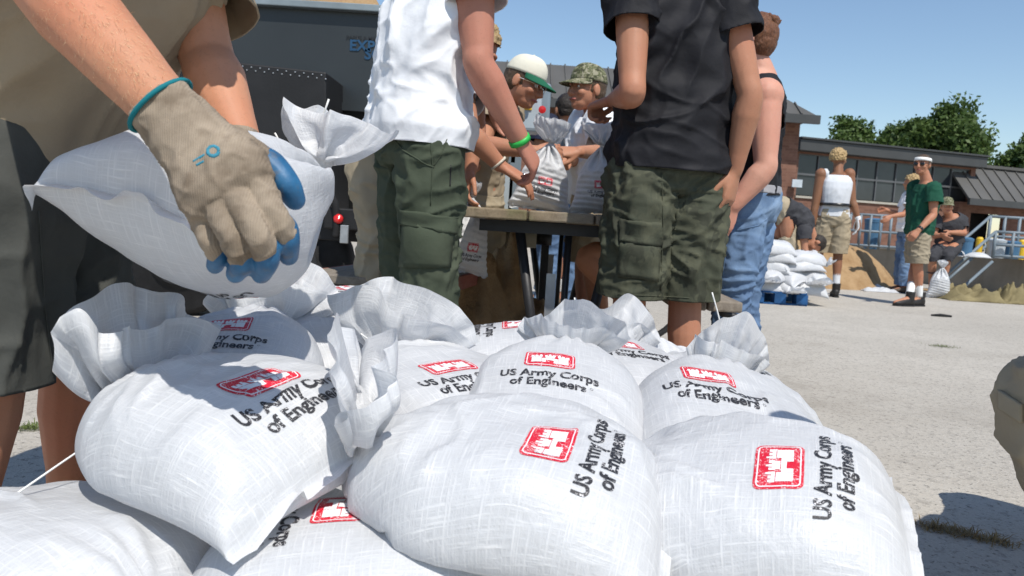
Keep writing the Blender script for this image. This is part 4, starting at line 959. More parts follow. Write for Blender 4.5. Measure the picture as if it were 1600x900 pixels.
    for (x, y, w, h, m_) in ((742, 262, 12, 120, 'machine_grey'), (766, 240, 40, 16, 'machine_grey'), (744, 292, 44, 12, 'machine_light'), (770, 262, 30, 70, 'machine_light'), (798, 230, 10, 130, 'machine_grey'), (866, 200, 10, 150, 'machine_grey')): cab(x, y, w, h, 4.5, m_, 'frame_member', .08, .006)
    mb = MB(); a, b = P(754, 368, 4.0), P(838, 372, 4.0); mb.tube([a, b], .052, 20); mb.put('conveyor_roller', M['roller_beige'], t, True)
    mb = MB(); mb.tube([a-V3(.06, 0, 0), a], .03, 12); mb.tube([b, b+V3(.08, 0, 0)], .035, 12); mb.put('roller_bearing', M['steel_black'], t, True)
    for p_ in (a-V3(.05, 0, 0), b+V3(.05, 0, 0)): MB().box((p_[0], 4.03, p_[2]/2), (.04, .05, p_[2])).put('roller_stand', M['steel_black'], t)
    # sand load
    o = heap('sand_load', 'x', None, (-1.62, D+.95, zt-.2), (1.3, .85), .75, 5); del o['label'], o['category']; o.parent = t; o.matrix_parent_inverse = Matrix.Translation(-t.location)
trailer()
# ---------------------------------------------------------------- pallet of filled bags across the yard
def pallet():
    b = G(1215, 478); t = thing('pallet', 'blue painted wooden pallet under a stack of white sandbags', 'pallet', (b[0], b[1]+.5, 0)); x0, x1 = G(1165, 470)[0], G(1258, 478)[0]; y0 = 8.05; w = x1-x0
    for k in range(5): MB().box(((x0+x1)/2, y0+.09+k*.215, .128), (w, .11, .018)).put('deck_board', M['pallet_blue'], t)
    for k in range(3):
        x = x0+.06+k*(w-.12)/2
        for j in range(3): MB().box((x, y0+.07+j*.45, .068), (.12, .13, .098)).put('block', M['pallet_blue'], t)
    for j in range(3): MB().box(((x0+x1)/2, y0+.07+j*.45, .010), (w, .11, .018)).put('base_board', M['pallet_blue'], t)
    rs = random.Random(8)
    L = [('grey-white sandbag at the left of the bottom layer on the pallet', x0+.20, .14, 80), ('sandbag with a drooping tuft at the front of the pallet bottom layer', x0+.36, .14, 185), ('sandbag lying crosswise at the right of the pallet bottom layer', x0+.62, .14, 95),
         ('sandbag on the left of the second layer on the pallet', x0+.20, .25, 170), ('plump sandbag in the middle of the second layer on the pallet', x0+.42, .25, 35), ('sandbag with a crumpled neck on the right of the second layer', x0+.66, .25, 180),
         ('sandbag on the left of the third layer on the pallet', x0+.24, .36, 75), ('sandbag on the right of the third layer on the pallet', x0+.56, .37, 100), ('sandbag with a red badge on top of the pallet stack at left', x0+.28, .46, 80), ('sandbag with a red badge on top of the pallet stack at right', x0+.58, .46, 262), ('small round sandbag crowning the pallet stack', x0+.25, .55, 100)]
    for i, (lab, x, z, yaw) in enumerate(L):
        s = SKc[i % 4].warp(bend(.4, .3, 1, 1, 1.15, seed=40+i, amp=.012)).tuft(RD(rs.uniform(10, 50)), rs.uniform(-.4, .4), 0, .8)
        build_bag(s, lab, (x+.02, y0+.26+rs.uniform(-.03, .03), z), (rs.uniform(-5, 5), rs.uniform(-6, 6), yaw), prints=(i in (8, 9)), cy=.2, group='bags stacked on the blue pallet', scale=.80)
    for i in range(8):
        o = build_bag(SKc[i % 4], 'white sandbag in the back half of the pallet stack', (x0+.22+.36*(i % 2), y0+.75, .14+.112*(i//2)), (0, 0, 90+180*(i % 2)), prints=False, group='back half of the pallet stack', scale=.80, knot=False)
pallet()
# loose bags and cloth on the ground
def ground_bags():
    b = G(1466, 466); upright('tied white sandbag standing on the pavement beside the black boots', (b[0], b[1], .002), -10, .80, 2, 6, .2, False)
    for lab, px, py, w, d, h, seed in (('empty white sack draped in a peak on the ground behind the grey shirt man', 1300, 444, .55, .5, .34, 3), ('flat empty white sack lying right of the draped one', 1345, 450, .75, .45, .12, 5), ('folded white sack end at the right of the empty sacks', 1375, 456, .5, .3, .07, 8)):
        c = G(px, py); n = 30; u, w_ = np.meshgrid(np.arange(n+1)/n-.5, np.arange(n+1)/n-.5); u = u.ravel(); w_ = w_.ravel(); r = fbm(np.stack([u*5+seed, w_*5, np.full(len(u), seed*1.7)], -1), seed, 3); e = (1-(2*np.abs(u))**4)*(1-(2*np.abs(w_))**4); v = np.stack([c[0]+u*w*(1+.2*(r-.5)), c[1]+.05+w_*d, .006+h*e*np.maximum(0, r*1.7-.35)], -1)
        f = [(j*(n+1)+i, j*(n+1)+i+1, (j+1)*(n+1)+i+1, (j+1)*(n+1)+i) for j in range(n) for i in range(n)]
        o = put('empty_sack', smooth(mesh_np('empty_sack', v, f)), M['sack']); tag(o, lab, 'empty sack', 'empty sacks on the ground'); solid(o, .003); o.data.uv_layers.new(name='UVMap')
    # drab canvas heap
    c = G(1538, 472); n = 40; v = []; f = []
    for lab, dx, w, h, seed in (('crumpled drab canvas heap by the dock wall', -.12, .80, .20, 4), ('rolled drab canvas bag with an open round end by the dock wall', .45, .42, .22, 9)):
        u, w_ = np.meshgrid(np.arange(n+1)/n-.5, np.arange(n+1)/n-.5); u = u.ravel(); w_ = w_.ravel(); r = fbm(np.stack([u*6+seed, w_*6, np.full(len(u), seed*1.3)], -1), seed, 2); e = np.maximum(0, 1-(2*np.abs(u))**3)*np.maximum(0, 1-(2*np.abs(w_))**3); v = np.stack([c[0]+dx+u*w+.1*(r-.5), c[1]+.18+w_*.55, .004+h*e*np.maximum(0, r*1.9-.3)], -1)
        f = [(j*(n+1)+i, j*(n+1)+i+1, (j+1)*(n+1)+i+1, (j+1)*(n+1)+i) for j in range(n) for i in range(n)]
        o = put('canvas_heap', smooth(mesh_np('canvas_heap', v, f)), M['drab_canvas']); tag(o, lab, 'canvas'); solid(o, .006)
    p = G(1470, 495); mb = MB(); mb.tube([p+V3(-.10, 0, .012), p+V3(.0, .01, .016), p+V3(.11, .0, .012)], [.008, .016, .010], 8); tag(mb.put('rubber_strip', M['rubber'], None, True), 'short dark rubber strip lying on the pavement', 'rubber strip')
    p = G(224, 452); mb = MB(); mb.box(p+V3(-.05, .15, .05), (.30, .09, .09)); tag(mb.put('wood_block', M['raw_wood'], None, bevel=.004), 'orange wood offcut on the pavement behind the dark shorts', 'wood block')
    p = G(548, 440); mb = MB(); mb.box(p+V3(0, .05, .012), (.20, .07, .022)); tag(mb.put('wood_offcut', M['raw_wood'], None, bevel=.003), 'small flat wood offcut by the khaki trousers', 'wood block')
ground_bags()
# ---------------------------------------------------------------- loading dock wall, rails and bins
def dock():
    A, B = V3(2.6, 13.9, 0), V3(9.2, 8.9, 0); A = G(1330, 429); B = G(1600, 463); d = unit(B-A); A = A-d*4.0; B = B+d*3.0; n = V3(-d[1], d[0], 0); h = .60
    t = thing('dock_wall', 'low concrete loading dock wall with a pale worn top edge', 'wall', tuple((A+B)/2)); L = np.linalg.norm(B-A)
    c = (A+B)/2; MB().box((c[0]+n[0]*.15, c[1]+n[1]*.15, h/2-.02), (L, .30, h), (d, n, V3(0, 0, 1))).put('wall_face', M['concrete'], t)
    MB().box((c[0]+n[0]*.14, c[1]+n[1]*.14, h+.0), (L+.02, .36, .06), (d, n, V3(0, 0, 1))).put('coping', M['concrete_cap'], t, bevel=.01)
    # dock floor behind
    q = [A+n*.3, B+n*.3, B+n*9+d*6, A+n*14-d*3]; put('dock_floor', mesh_np('dock_floor', [(a[0], a[1], h-.03) for a in q], [(0, 1, 2, 3)]), M['pavement'], None, kind='structure')
    def rail(label, x0, x1, D, ytop, ybot, posts=4, stair=False):
        r = thing('railing', label, 'railing', (P(x0, ybot, D)[0], D, h-.03)); a, b = P(x0, ytop, D), P(x1, ytop+(x1-x0)*.06, D); zt = a[2]; zb = h-.028
        a = V3(a[0], D, 0); b = V3(b[0], D, 0)
        for f_ in (1., .52, .10): zz = zb+(zt-zb)*f_; mb = MB(); mb.tube([a+V3(0, 0, zz), b+V3(0, 0, zz)], .022, 8); mb.put('rail', M['rail_grey'], r, True)
        for k in range(posts): p = a+(b-a)*k/(posts-1); mb = MB(); mb.tube([p+V3(0, 0, zb), p+V3(0, 0, zt)], .024, 8); mb.put('post', M['rail_grey'], r, True)
        if stair:
            for dz in (0, -.45): mb = MB(); mb.tube([a+V3(0, 0, zt+dz), a+V3(-.9, -.3, zt-.75+dz)], .022, 8); mb.put('rail', M['rail_grey'], r, True)
    rail('grey pipe railing on the dock behind the two standing men', 1330, 1425, 13.2, 334, 372, 7)
    rail('grey pipe stair railing at the right, upper flight', 1548, 1640, 12.2, 338, 395, 5, True); rail('grey pipe stair railing at the right, lower flight', 1556, 1640, 11.6, 362, 400, 4, True)
    def bin_(label, x, y, w, hh, D, mat):
        a = P(x, y+hh, D); W = w/FPX*D; H = hh/FPX*D; z0 = h-.028; r = thing('storage_bin', label, 'bin', (a[0], D, z0)); mb = MB(); mb.lathe((a[0], D, z0), [(W*.42, 0), (W*.46, H*.1), (W*.5, H*.92), (W*.53, H*.94), (W*.53, H)], 20); mb.put('tub', M[mat], r); mb = MB(); mb.lathe((a[0], D, z0+H+.001), [(W*.54, 0), (W*.54, .02), (W*.3, .04)], 20); mb.put('lid', M[mat], r)
    bin_('large pale blue bin behind the railing, left of the green shirt', 1362, 338, 26, 44, 13.6, 'bin_blue'); bin_('blue bucket on the dock beside the seated man', 1508, 366, 20, 26, 11.3, 'bin_blue'); bin_('pale grey tub on the dock at the stair rail', 1555, 370, 26, 26, 11.9, 'bin_grey'); bin_('blue tub on the dock behind the stair rail', 1580, 374, 22, 24, 12.0, 'bin_blue')
    for lab, x, y in (('yellow post on the dock near the seated man', 1530, 384), ('yellow post at the far right of the dock', 1596, 392)):
        p = P(x, y, 12.0); mb = MB(); mb.lathe((p[0], 12.0, h-.028), [(.05, 0), (.05, .28), (.03, .31)], 14); tag(mb.put('guard_post', M['yellow_paint']), lab, 'post')
    p = P(1530, 385, 11.2); o = build_bag(SKc[2], 'white sack left on the dock below the stair rail', (p[0], 11.2, h-.025), (0, 0, 80), prints=False, scale=.6)
dock()
# ---------------------------------------------------------------- buildings
def roof_band(t, A, B, z0, z1, back, name='roof', seams=.42, hipL=0., hipR=0.):
    d = unit((B-A)*V3(1, 1, 0)); n = V3(-d[1], d[0], 0); L = np.linalg.norm((B-A)*V3(1, 1, 0)); a0 = V3(A[0], A[1], z0); b0 = V3(B[0], B[1], z0); a1 = a0+n*back+V3(0, 0, z1-z0)+d*hipL; b1 = b0+n*back+V3(0, 0, z1-z0)-d*hipR
    r = MB().prism([a0, b0, b1, a1], (0, .0, -.10)).put(name, M['roof_metal'], t); k = seams
    sl = MB(); sl.bar(a0+(a1-a0)*0+V3(0, 0, .03), a1+V3(0, 0, .03), .03, .05); me = None
    while k < L-.05:
        p0 = a0+d*k; lim = 1.0
        if k < hipL: lim = k/hipL
        if L-k < hipR: lim = (L-k)/hipR
        p1 = p0+(n*back+V3(0, 0, z1-z0))*lim; m = MB(); m.bar(p0+V3(0, 0, .02), p1+V3(0, 0, .02), .035, .05); m.put('standing_seam', M['roof_metal'], r); k += seams
    MB().bar(a0-d*.05-n*.03+V3(0, 0, -.10), b0+d*.05-n*.03+V3(0, 0, -.10), .10, .22).put('gutter', M['roof_edge'], t)
    return r
def building_main():
    t = thing('brick_building', 'brick building with a tall grey metal roof behind the capped men', 'building', (2, 20, 0)); A = P(690, 140, 19.7); B = P(1277, 190, 20.0); z0 = B[2]+.14; z1 = P(1210, 125, 21.3)[2]+.14; A = V3(A[0]-12, 19.6, 0); B = V3(B[0], 20.0, 0)
    roof_band(t, A, B, z0, z1, 1.9, hipR=1.35, seams=.40)
    d = unit(B-A); n = V3(-d[1], d[0], 0); Bw = B-d*.22+n*.55; Aw = A+n*.55; c = (Aw+Bw)/2; L = np.linalg.norm(Bw-Aw)
    MB().box((c[0]+n[0]*4, c[1]+n[1]*4, (z0-.1)/2), (L, 8, z0-.1), (d, n, V3(0, 0, 1))).put('wall', M['brick'], t)
    c2 = c+n*4.5; MB().prism([A+n*1.9+V3(0, 0, z1-.02), B-d*1.35+n*1.9+V3(0, 0, z1-.02), B-d*1.35+n*9+V3(0, 0, z1-.02), A+n*9+V3(0, 0, z1-.02)], (0, 0, .02)).put('roof_top', M['roof_metal'], t)
    MB().prism([B+V3(0, 0, z0), B+n*10+V3(0, 0, z0), B-d*1.35+n*9+V3(0, 0, z1), B-d*1.35+n*1.9+V3(0, 0, z1)], (0, 0, -.08)).put('roof_end', M['roof_metal'], t)
    p = P(1246, 287, 20.5); f = MB().box((p[0]-.05, 20.40, p[2]), (.26, .06, .2)).put('wall_lamp', M['bin_grey'], t)
    # dark openings in the shaded wall seen between the helpers
    for px in (880, 980, 1080): p = P(px, 235, 20.15); MB().box((p[0], 20.12, p[2]), (1.1, .06, 1.3)).put('window', M['window_glass'], t)
building_main()
def building_low():
    t = thing('brick_building', 'long low brick building with a band of dark windows', 'building', (12, 26, 0)); A = P(1250, 217, 25.0); B = P(1527, 248, 27.0); z1 = (A[2]+B[2])/2; A = V3(A[0], 25.0, 0); B = V3(B[0], 27.0, 0); d = unit(B-A); n = V3(-d[1], d[0], 0); L = np.linalg.norm(B-A)
    ax = (d, n, V3(0, 0, 1)); fr = lambda u, z, off=0.: A+d*L*u-n*off+V3(0, 0, z)
    zs, zh = P(1390, 302, 26)[2], P(1390, 240, 26)[2]; zs = z1-(zh-zs)-.46; zh = z1-.42
    def slab(u0, u1, z0, z1_, th, off, mat, name, par=t, bv=0): c = (fr(u0, 0)+fr(u1, 0))/2+n*(th/2-off)+V3(0, 0, (z0+z1_)/2); return MB().box(c, (L*(u1-u0), th, z1_-z0), ax).put(name, M[mat], par, bevel=bv)
    slab(-.02, 1.0, 0, zs, .35, 0, 'brick', 'wall'); slab(-.02, 1.0, zh, z1-.36, .35, 0, 'brick', 'wall'); slab(-.03, 1.012, z1-.36, z1, 6, .35, 'roof_edge', 'fascia', bv=.02); slab(-.03, 1.015, z1-.02+.025, z1+.06, 6.1, .42, 'roof_edge', 'roof_edge')
    slab(-.02, .004, zs, zh, .35, 0, 'brick', 'wall'); slab(.972, 1.0, zs, zh, .35, 0, 'brick', 'wall'); slab(.0, 1.0, 0, z1-.4, .2, -2.5, 'door_dark', 'inner_wall')
    slab(.0, .975, zs-.07, zs, .30, .06, 'concrete_cap', 'sill')
    n_ = 9; u0, u1 = .004, .972; w = (u1-u0)/n_; zm = zs+(zh-zs)*.52
    for k in range(n_):
        f = slab(u0+w*k, u0+w*k+.006, zs, zh, .12, -.05, 'window_frame', 'window'); 
        for za, zb in ((zs, zm), (zm, zh)):
            slab(u0+w*k+.007, u0+w*(k+1)-.001, za+.03, zb-.03, .02, -.10, 'window_glass', 'pane', f); slab(u0+w*k+.006, u0+w*(k+1), zb-.03, zb+.03 if zb < zh else zb, .10, -.055, 'window_frame', 'mullion', f)
    # lower wing at the right with its own metal roof
    t2 = thing('brick_building', 'low wing at the right edge with grey metal roof and dark doorway', 'building', tuple(B)); C = P(1515, 310, 26.0); z0 = C[2]; ztop = P(1530, 255, 27)[2]; C = V3(C[0], 26.0, 0); E_ = C+d*14
    roof_band(t2, C, E_, z0, ztop, 1.2, seams=.5); c = (C+E_)/2+n*.5; c = (C+E_)/2
    x0, x1 = P(1530, 340, 26.4)[0], P(1602, 340, 26.4)[0]; zd = P(1560, 334, 26.4)[2]
    def w2(u0, u1, z0_, z1_): c = C+d*(u0+u1)/2+n*.65+V3(0, 0, (z0_+z1_)/2); MB().box(c, (u1-u0, .3, z1_-z0_), ax).put('wall', M['brick'], t2)
    a = (x0-C[0])/d[0]; b = (x1-C[0])/d[0]; w2(.1, a, 0, z0-.1); w2(a, b, zd, z0-.1); w2(b, 14, 0, z0-.1); c = C+d*(a+b)/2+n*1.8+V3(0, 0, zd/2); MB().box(c, (b-a+1, .1, zd+.4), ax).put('dark_doorway', M['door_dark'], t2)
    MB().box(C+d*7+n*5+V3(0, 0, ztop-.05), (14, 8, .1), ax).put('roof_top', M['roof_metal'], t2)
building_low()
# ---------------------------------------------------------------- trees
def leaf_mesh(name, pts, size, rs, nleaf):
    v = []; f = []; N = 0
    c = np.array(pts)
    idx = rs.randint(0, len(c), nleaf); o = c[idx, :3]+np.clip(rs.normal(0, 1, (nleaf, 3)), -2.2, 2.2)*c[idx, 3:4]*.5; a = rs.normal(0, 1, (nleaf, 3)); a /= np.linalg.norm(a, axis=1, keepdims=True); b = np.cross(a, rs.normal(0, 1, (nleaf, 3))); b /= np.linalg.norm(b, axis=1, keepdims=True); s = (size*rs.uniform(.6, 1.3, (nleaf, 1)))
    V_ = np.stack([o-a*s, o+b*s*.55, o+a*s, o-b*s*.55], 1).reshape(-1, 3); F_ = np.arange(nleaf*4).reshape(-1, 4); return mesh_np(name, V_, F_)
def tree(label, base, h, rx, crown0, seed, nclump=46, nleaf=22000, size=.12):
    rs = np.random.RandomState(seed); t = thing('leafy_tree', label, 'tree', base); b = V3(*base); mb = MB(); top = b+V3(rs.uniform(-.3, .3), 0, h*.8); tr = spline([b, b+V3(.1, 0, h*.35), top], 6); mb.tube(tr, list(np.linspace(.26, .05, len(tr))), 10); cl_ = []
    for k in range(nclump):
        th = rs.uniform(0, 2*math.pi); u = rs.uniform(0, 1); z = crown0+(h-crown0)*u; pr = math.sin(math.pi*(.16+.80*u))**.8; r = rx*pr*math.sqrt(rs.uniform(.12, 1)); p = b+V3(math.cos(th)*r, math.sin(th)*r, z); cl_.append((*p, rx*rs.uniform(.16, .33)))
        q0 = np.asarray(tr[min(len(tr)-1, 2+int(u*.8*(len(tr)-2)))]); 
        if k % 2 == 0: mb.tube([q0, (q0+p)/2+V3(0, 0, .15), p], [.07, .045, .02], 6)
    mb.put('trunk', M['bark'], t, True); put('crown', leaf_mesh('crown', cl_, size, rs, nleaf), M['leaf'], t, kind='stuff')
def trees():
    for lab, px, py, D, rx, seed in (('dense round leafy tree, tallest one behind the low building', 1480, 172, 36, 2.45, 3), ('leafy tree with loose top left of the tallest one', 1330, 200, 38, 1.85, 5), ('small dark tree between the two larger trees', 1400, 205, 40, 1.5, 7), ('tree barely showing at the right edge above the wing roof', 1605, 222, 40, 1.7, 9), ('second crown leaning on the tallest tree, to its left', 1432, 196, 37, 1.6, 11)):
        p = P(px, py, D); tree(lab, (p[0], D, 0), p[2], rx, max(1.0, p[2]-rx*2.3), seed)
    p = P(168, 190, 11); tree('distant leafy tree glimpsed between the tan shirt and the held bag', (p[0]-2.2, 16, 0), 3.2, 1.4, .6, 13, 30, 6000)
trees()
# ---------------------------------------------------------------- weeds in the joints of the pavement
def weeds(label, A, B, n, mat, w, hgt, seed):
    rs = np.random.RandomState(seed); mb = MB()
    for k in range(n):
        u = rs.uniform(); p = A+(B-A)*u+V3(rs.normal(0, w), rs.normal(0, w), .001); d = unit(V3(rs.normal(), rs.normal(), .35)); L = hgt*rs.uniform(.4, 1.2); s = unit(np.cross(d, (0, 0, 1)))*.0012; m_ = p+d*L*.5+V3(0, 0, L*.12); mb.add([p-s, p+s, m_+s, m_-s, p+d*L], [(0, 1, 2, 3), (3, 2, 4)])
    o = mb.put('weed_strip', M[mat]); tag(o, label, 'weeds'); o['kind'] = 'stuff'
weeds('dry weeds in a pavement joint near the crouching person', G(1440, 822), G(1570, 850), 420, 'dry_grass', .02, .035, 1); weeds('green weed patch in the pavement', G(1458, 541), G(1490, 543), 160, 'green_weed', .03, .03, 2); weeds('moss strip left of the pile', G(0, 672), G(75, 668), 260, 'green_weed', .02, .03, 3)
# ---------------------------------------------------------------- white T-shirt, olive trousers: right side towards us
def man_white_tee():
    D = 2.45; J = stand((P(655, 235, D)[0], D, 0), -62, 1.86); b = J['pelvis']-P(655, 215, D)
    for n in J:
        if n not in ('fwd', 'k'): J[n] = J[n]-b*V3(1, 1, .3)
    J['chest'] = P(668, 70, D); J['neck'] = P(700, -75, D); J['head'] = P(712, -135, D)
    J['shR'] = P(738, -45, 2.30); J['shL'] = P(690, -45, 2.66); J['elR'] = P(748, 100, 2.27); J['wrR'] = P(812, 218, 2.36); J['elL'] = P(735, 90, 2.75); J['wrL'] = P(770, 150, 2.95)
    root, q, A = person('man in white T-shirt and olive cargo trousers with a bright green wristband', J, 'skin_sunburnt',
        top=dict(mat='white_cotton', sleeve=.36, lo=-.05, hip=.034, grow=.014, sloose=.03, voxel=.006, folds=[((.25, 0, 1), .5, .085, .022), ((.8, .1, .6), .32, .07, .016), ((1, 0, -.35), .22, .05, .008)]),
        bottom=dict(mat='olive_cloth', len=1.86, loose=.016, flare=.018, rise=.0, hipgrow=.010, voxel=.006, folds=[((1, .2, .45), .20, .05, .017), ((1, -.2, -.3), .14, .032, .009), ((.15, .1, 1), .35, .05, .010)]), voxel=.006,
        hands=dict(R=dict(dr=P(838, 262, 2.40)-P(812, 218, 2.36), palm=(-.75, .5, -.45), side=(.6, .5, -.3), curl=(38, 40, 25))), shoes=dict(mat='leather_boot', high=.13), seed=4, arms=1.08)
    band(root, P(812, 219, 2.36), P(822, 240, 2.38), .031, .016, 'wristband_green', 'wristband', .003)
    tr = bpy.data.objects[root['_bot']]
    f = patch(tr, [(628, 328), (712, 340), (710, 366), (626, 352)], 'olive_cloth', 'cargo_flap', root, .006); p = patch(tr, [(630, 346), (706, 360), (702, 418), (626, 418)], 'olive_cloth', 'cargo_pocket', root, .003, bulge=.012)
    seam(tr, [(604, 203), (630, 235), (668, 258), (680, 262)], 'olive_cloth', 'pocket_edge', root, .0022); seam(tr, [(672, 208), (676, 262), (672, 330)], 'olive_cloth', 'side_seam', root, .0018)
    seam(tr, [(700, 212), (690, 240), (676, 262)], 'olive_cloth', 'pocket_edge', root, .0018); seam(tr, [(704, 258), (703, 296)], 'trailer_black', 'zip', root, .0022); seam(tr, [(626, 352), (626, 420)], 'olive_cloth', 'pocket_edge', root, .0018)
    return root
man_white_tee()
# ---------------------------------------------------------------- black T-shirt, camouflage shorts: back towards us
def man_black_tee():
    D = 2.62; J = stand((P(1050, 260, D)[0], D, 0), 14, 1.84); b = J['pelvis']-P(1048, 258, D)
    for n in J:
        if n not in ('fwd', 'k'): J[n] = J[n]-b*V3(1, 1, .4)
    J['chest'] = P(1062, 105, D); J['neck'] = P(1075, -65, D-.02); J['head'] = P(1075, -130, D); J['shL'] = P(988, -28, D-.08); J['shR'] = P(1133, -12, D-.05)
    J['elL'] = P(988, 146, D-.20); J['wrL'] = P(960, 156, D+.12); J['elR'] = P(1172, 150, D-.1); J['wrR'] = P(1147, 268, D-.05)
    root, q, A = person('man in black T-shirt and faded camouflage cargo shorts seen from behind', J, 'skin_tan',
        top=dict(mat='black_cotton', sleeve=.42, lo=-.05, hip=.036, grow=.018, sloose=.022, voxel=.006, folds=[((.5, 0, 1), .45, .08, .036), ((1, .1, .5), .28, .06, .026), ((1, 0, -.4), .18, .045, .010)]),
        bottom=dict(mat='camo_cloth', name='shorts', len=.98, loose=.03, flare=.030, rise=.0, hipgrow=.012, voxel=.006, folds=[((1, .2, .5), .20, .05, .022), ((1, -.2, -.4), .14, .032, .012), ((.15, .1, 1), .3, .05, .016)]), voxel=.006,
        hands=dict(R=dict(dr=(-.12, .02, -1), palm=(-.6, .5, .1), side=(-.4, .2, -.2), curl=(20, 26, 16)), L=dict(dr=(-.5, .6, -.1), palm=(.2, .2, -.8), side=(.7, .5, 0), curl=(70, 70, 40))), shoes=dict(mat='leather_boot', high=.12), seed=11)
    tr = bpy.data.objects[root['_bot']]
    patch(tr, [(968, 342), (1032, 350), (1032, 385), (966, 378)], 'camo_cloth', 'cargo_flap', root, .006); patch(tr, [(968, 378), (1030, 384), (1028, 440), (966, 432)], 'camo_cloth', 'cargo_pocket', root, .003, bulge=.016)
    patch(tr, [(1012, 252), (1086, 258), (1086, 268), (1012, 262)], 'camo_cloth', 'back_pocket_flap', root, .004, ny=3); seam(tr, [(1034, 270), (1036, 340), (1032, 470)], 'camo_cloth', 'side_seam', root, .002); seam(tr, [(966, 460), (1020, 462), (1085, 466)], 'camo_cloth', 'hem_stitching', root, .0018)
    return root
man_black_tee()
# ---------------------------------------------------------------- woman in black vest and jeans, left side towards us
def woman_tank():
    D = 3.15; J = stand((P(1160, 330, D)[0], D, 0), 62, 1.68); b = J['pelvis']-P(1170, 330, D)
    for n in J:
        if n not in ('fwd', 'k'): J[n] = J[n]-b*V3(1, 1, .3)
    J['chest'] = P(1172, 215, D); J['neck'] = P(1186, 112, D+.02); J['head'] = P(1172, 66, D+.02); J['shL'] = P(1196, 150, D-.16); J['shR'] = P(1150, 138, D+.18)
    J['elL'] = P(1196, 262, D-.22); J['wrL'] = P(1146, 322, D-.22); J['elR'] = P(1120, 250, D+.2); J['wrR'] = P(1110, 300, D+.1)
    root, q, A = person('woman in black vest top and washed blue jeans, hair pinned up in a bun', J, 'skin_pale',
        top=dict(mat='black_cotton', name='vest_top', sleeve=0, lo=0, hip=.010, grow=.004, voxel=.007, folds=[((1, 0, .2), .2, .04, .010), ((.8, 0, -.5), .15, .03, .006)]),
        bottom=dict(mat='denim', name='jeans', len=1.93, loose=.012, flare=.022, rise=.0, hipgrow=.008, voxel=.007, folds=[((1, .2, .35), .16, .035, .014), ((1, -.2, -.4), .12, .03, .009), ((.15, .1, 1), .3, .05, .010)]), voxel=.007,
        hands=dict(L=dict(dr=(-.35, 0, -1), palm=(-.2, .9, 0), side=(-.8, -.1, .1), curl=(20, 22, 15))), shoes=dict(mat='shoe_brown', high=.1), seed=21, arms=1.16, fat=1.05, face=(-1, .55, -.1))
    hair_cap(q, A, root, J['k'], 'hair_auburn', .006, -.06, .03, .005, 3)
    mb = MB(); c = P(1199, 44, D); mb.ball(c, V3(.040, .040, .040)); mb.ball(c+V3(.012, -.02, .022), .032); mb.ball(c+V3(-.03, .0, .02), .03); m = fuse(mb, .006, 1); n = len(m.vertices); v = np.empty(n*3); m.vertices.foreach_get('co', v); v = v.reshape(-1, 3); v += (v-c)*((fbm(v*60, 5, 3)-.5)*.5)[:, None]; m.vertices.foreach_set('co', v.ravel()); m.update(); put('hair_bun', m, M['hair_auburn'], root)
    mb = MB(); rg = torso_rings(J, .014, lo=-.02, hi=.13); lo_ = [(a, s, w, rx, ry) for a, s, w, rx, ry in rg]; loft(mb, lo_); m = garment(mb, .008, 2, [(lo_[0][0]+V3(0, 0, .012), (0, 0, -1), .3), (lo_[-1][0]-V3(0, 0, .012), (0, 0, 1), .3)], [((1, 0, .1), .2, .02, .006)], 8); solid(put('grey_undershirt', m, M['grey_trim'], root))
    tr = bpy.data.objects[root['_bot']]; seam(tr, [(1140, 345), (1130, 430), (1128, 560)], 'denim', 'side_seam', root, .002); seam(tr, [(1150, 360), (1185, 352), (1200, 340)], 'denim', 'pocket_edge', root, .0018)
    return root
woman_tank()
def shift(J, dv):
    for n in J:
        if n not in ('fwd', 'k'): J[n] = J[n]+dv
    return J
# ---------------------------------------------------------------- man with the white and green cap, bending to tie a bag
def man_green_cap():
    J = stand((P(745, 300, 4.0)[0], 4.0, 0), -75, 1.80); J['pelvis'] = P(738, 292, 4.0); J['chest'] = P(752, 225, 3.95); J['neck'] = P(788, 163, 3.92); J['head'] = P(819, 131, 3.86)
    J['shR'] = P(764, 180, 3.72); J['shL'] = P(790, 178, 4.12); J['elR'] = P(752, 226, 3.5); J['wrR'] = P(836, 237, 3.40); J['elL'] = P(765, 250, 4.1); J['wrL'] = P(738, 262, 3.75)
    root, q, A = person('man in cream and green cap with glasses, bending over a bag on the table', J, 'skin_tan', top=dict(mat='tan_shirt', sleeve=.6, sloose=.035, lo=-.05, voxel=.008),
        bottom=dict(mat='khaki_cloth', name='shorts', len=.95, loose=.03, rise=.0), voxel=.0055, face=(1, -.42, -.42), headup=(.35, -.05, .93), shoes=dict(), seed=31,
        hands=dict(R=dict(dr=(1, .15, .0), palm=(.1, .9, -.25), side=(.15, .2, .9), curl=(40, 45, 30)), L=dict(dr=(-.2, -.6, -.5), palm=(.8, 0, 0), side=(0, 0, 1))))
    k = J['k']; hair_cap(q, A, root, k, 'hair_brown', .004, -.055, .08, .004, 2); face_bits(q, A, root, k, 'hair_brown', 'clear'); cap_hat(q, A, root, k, 'cream_cap', 'green_brim')
man_green_cap()
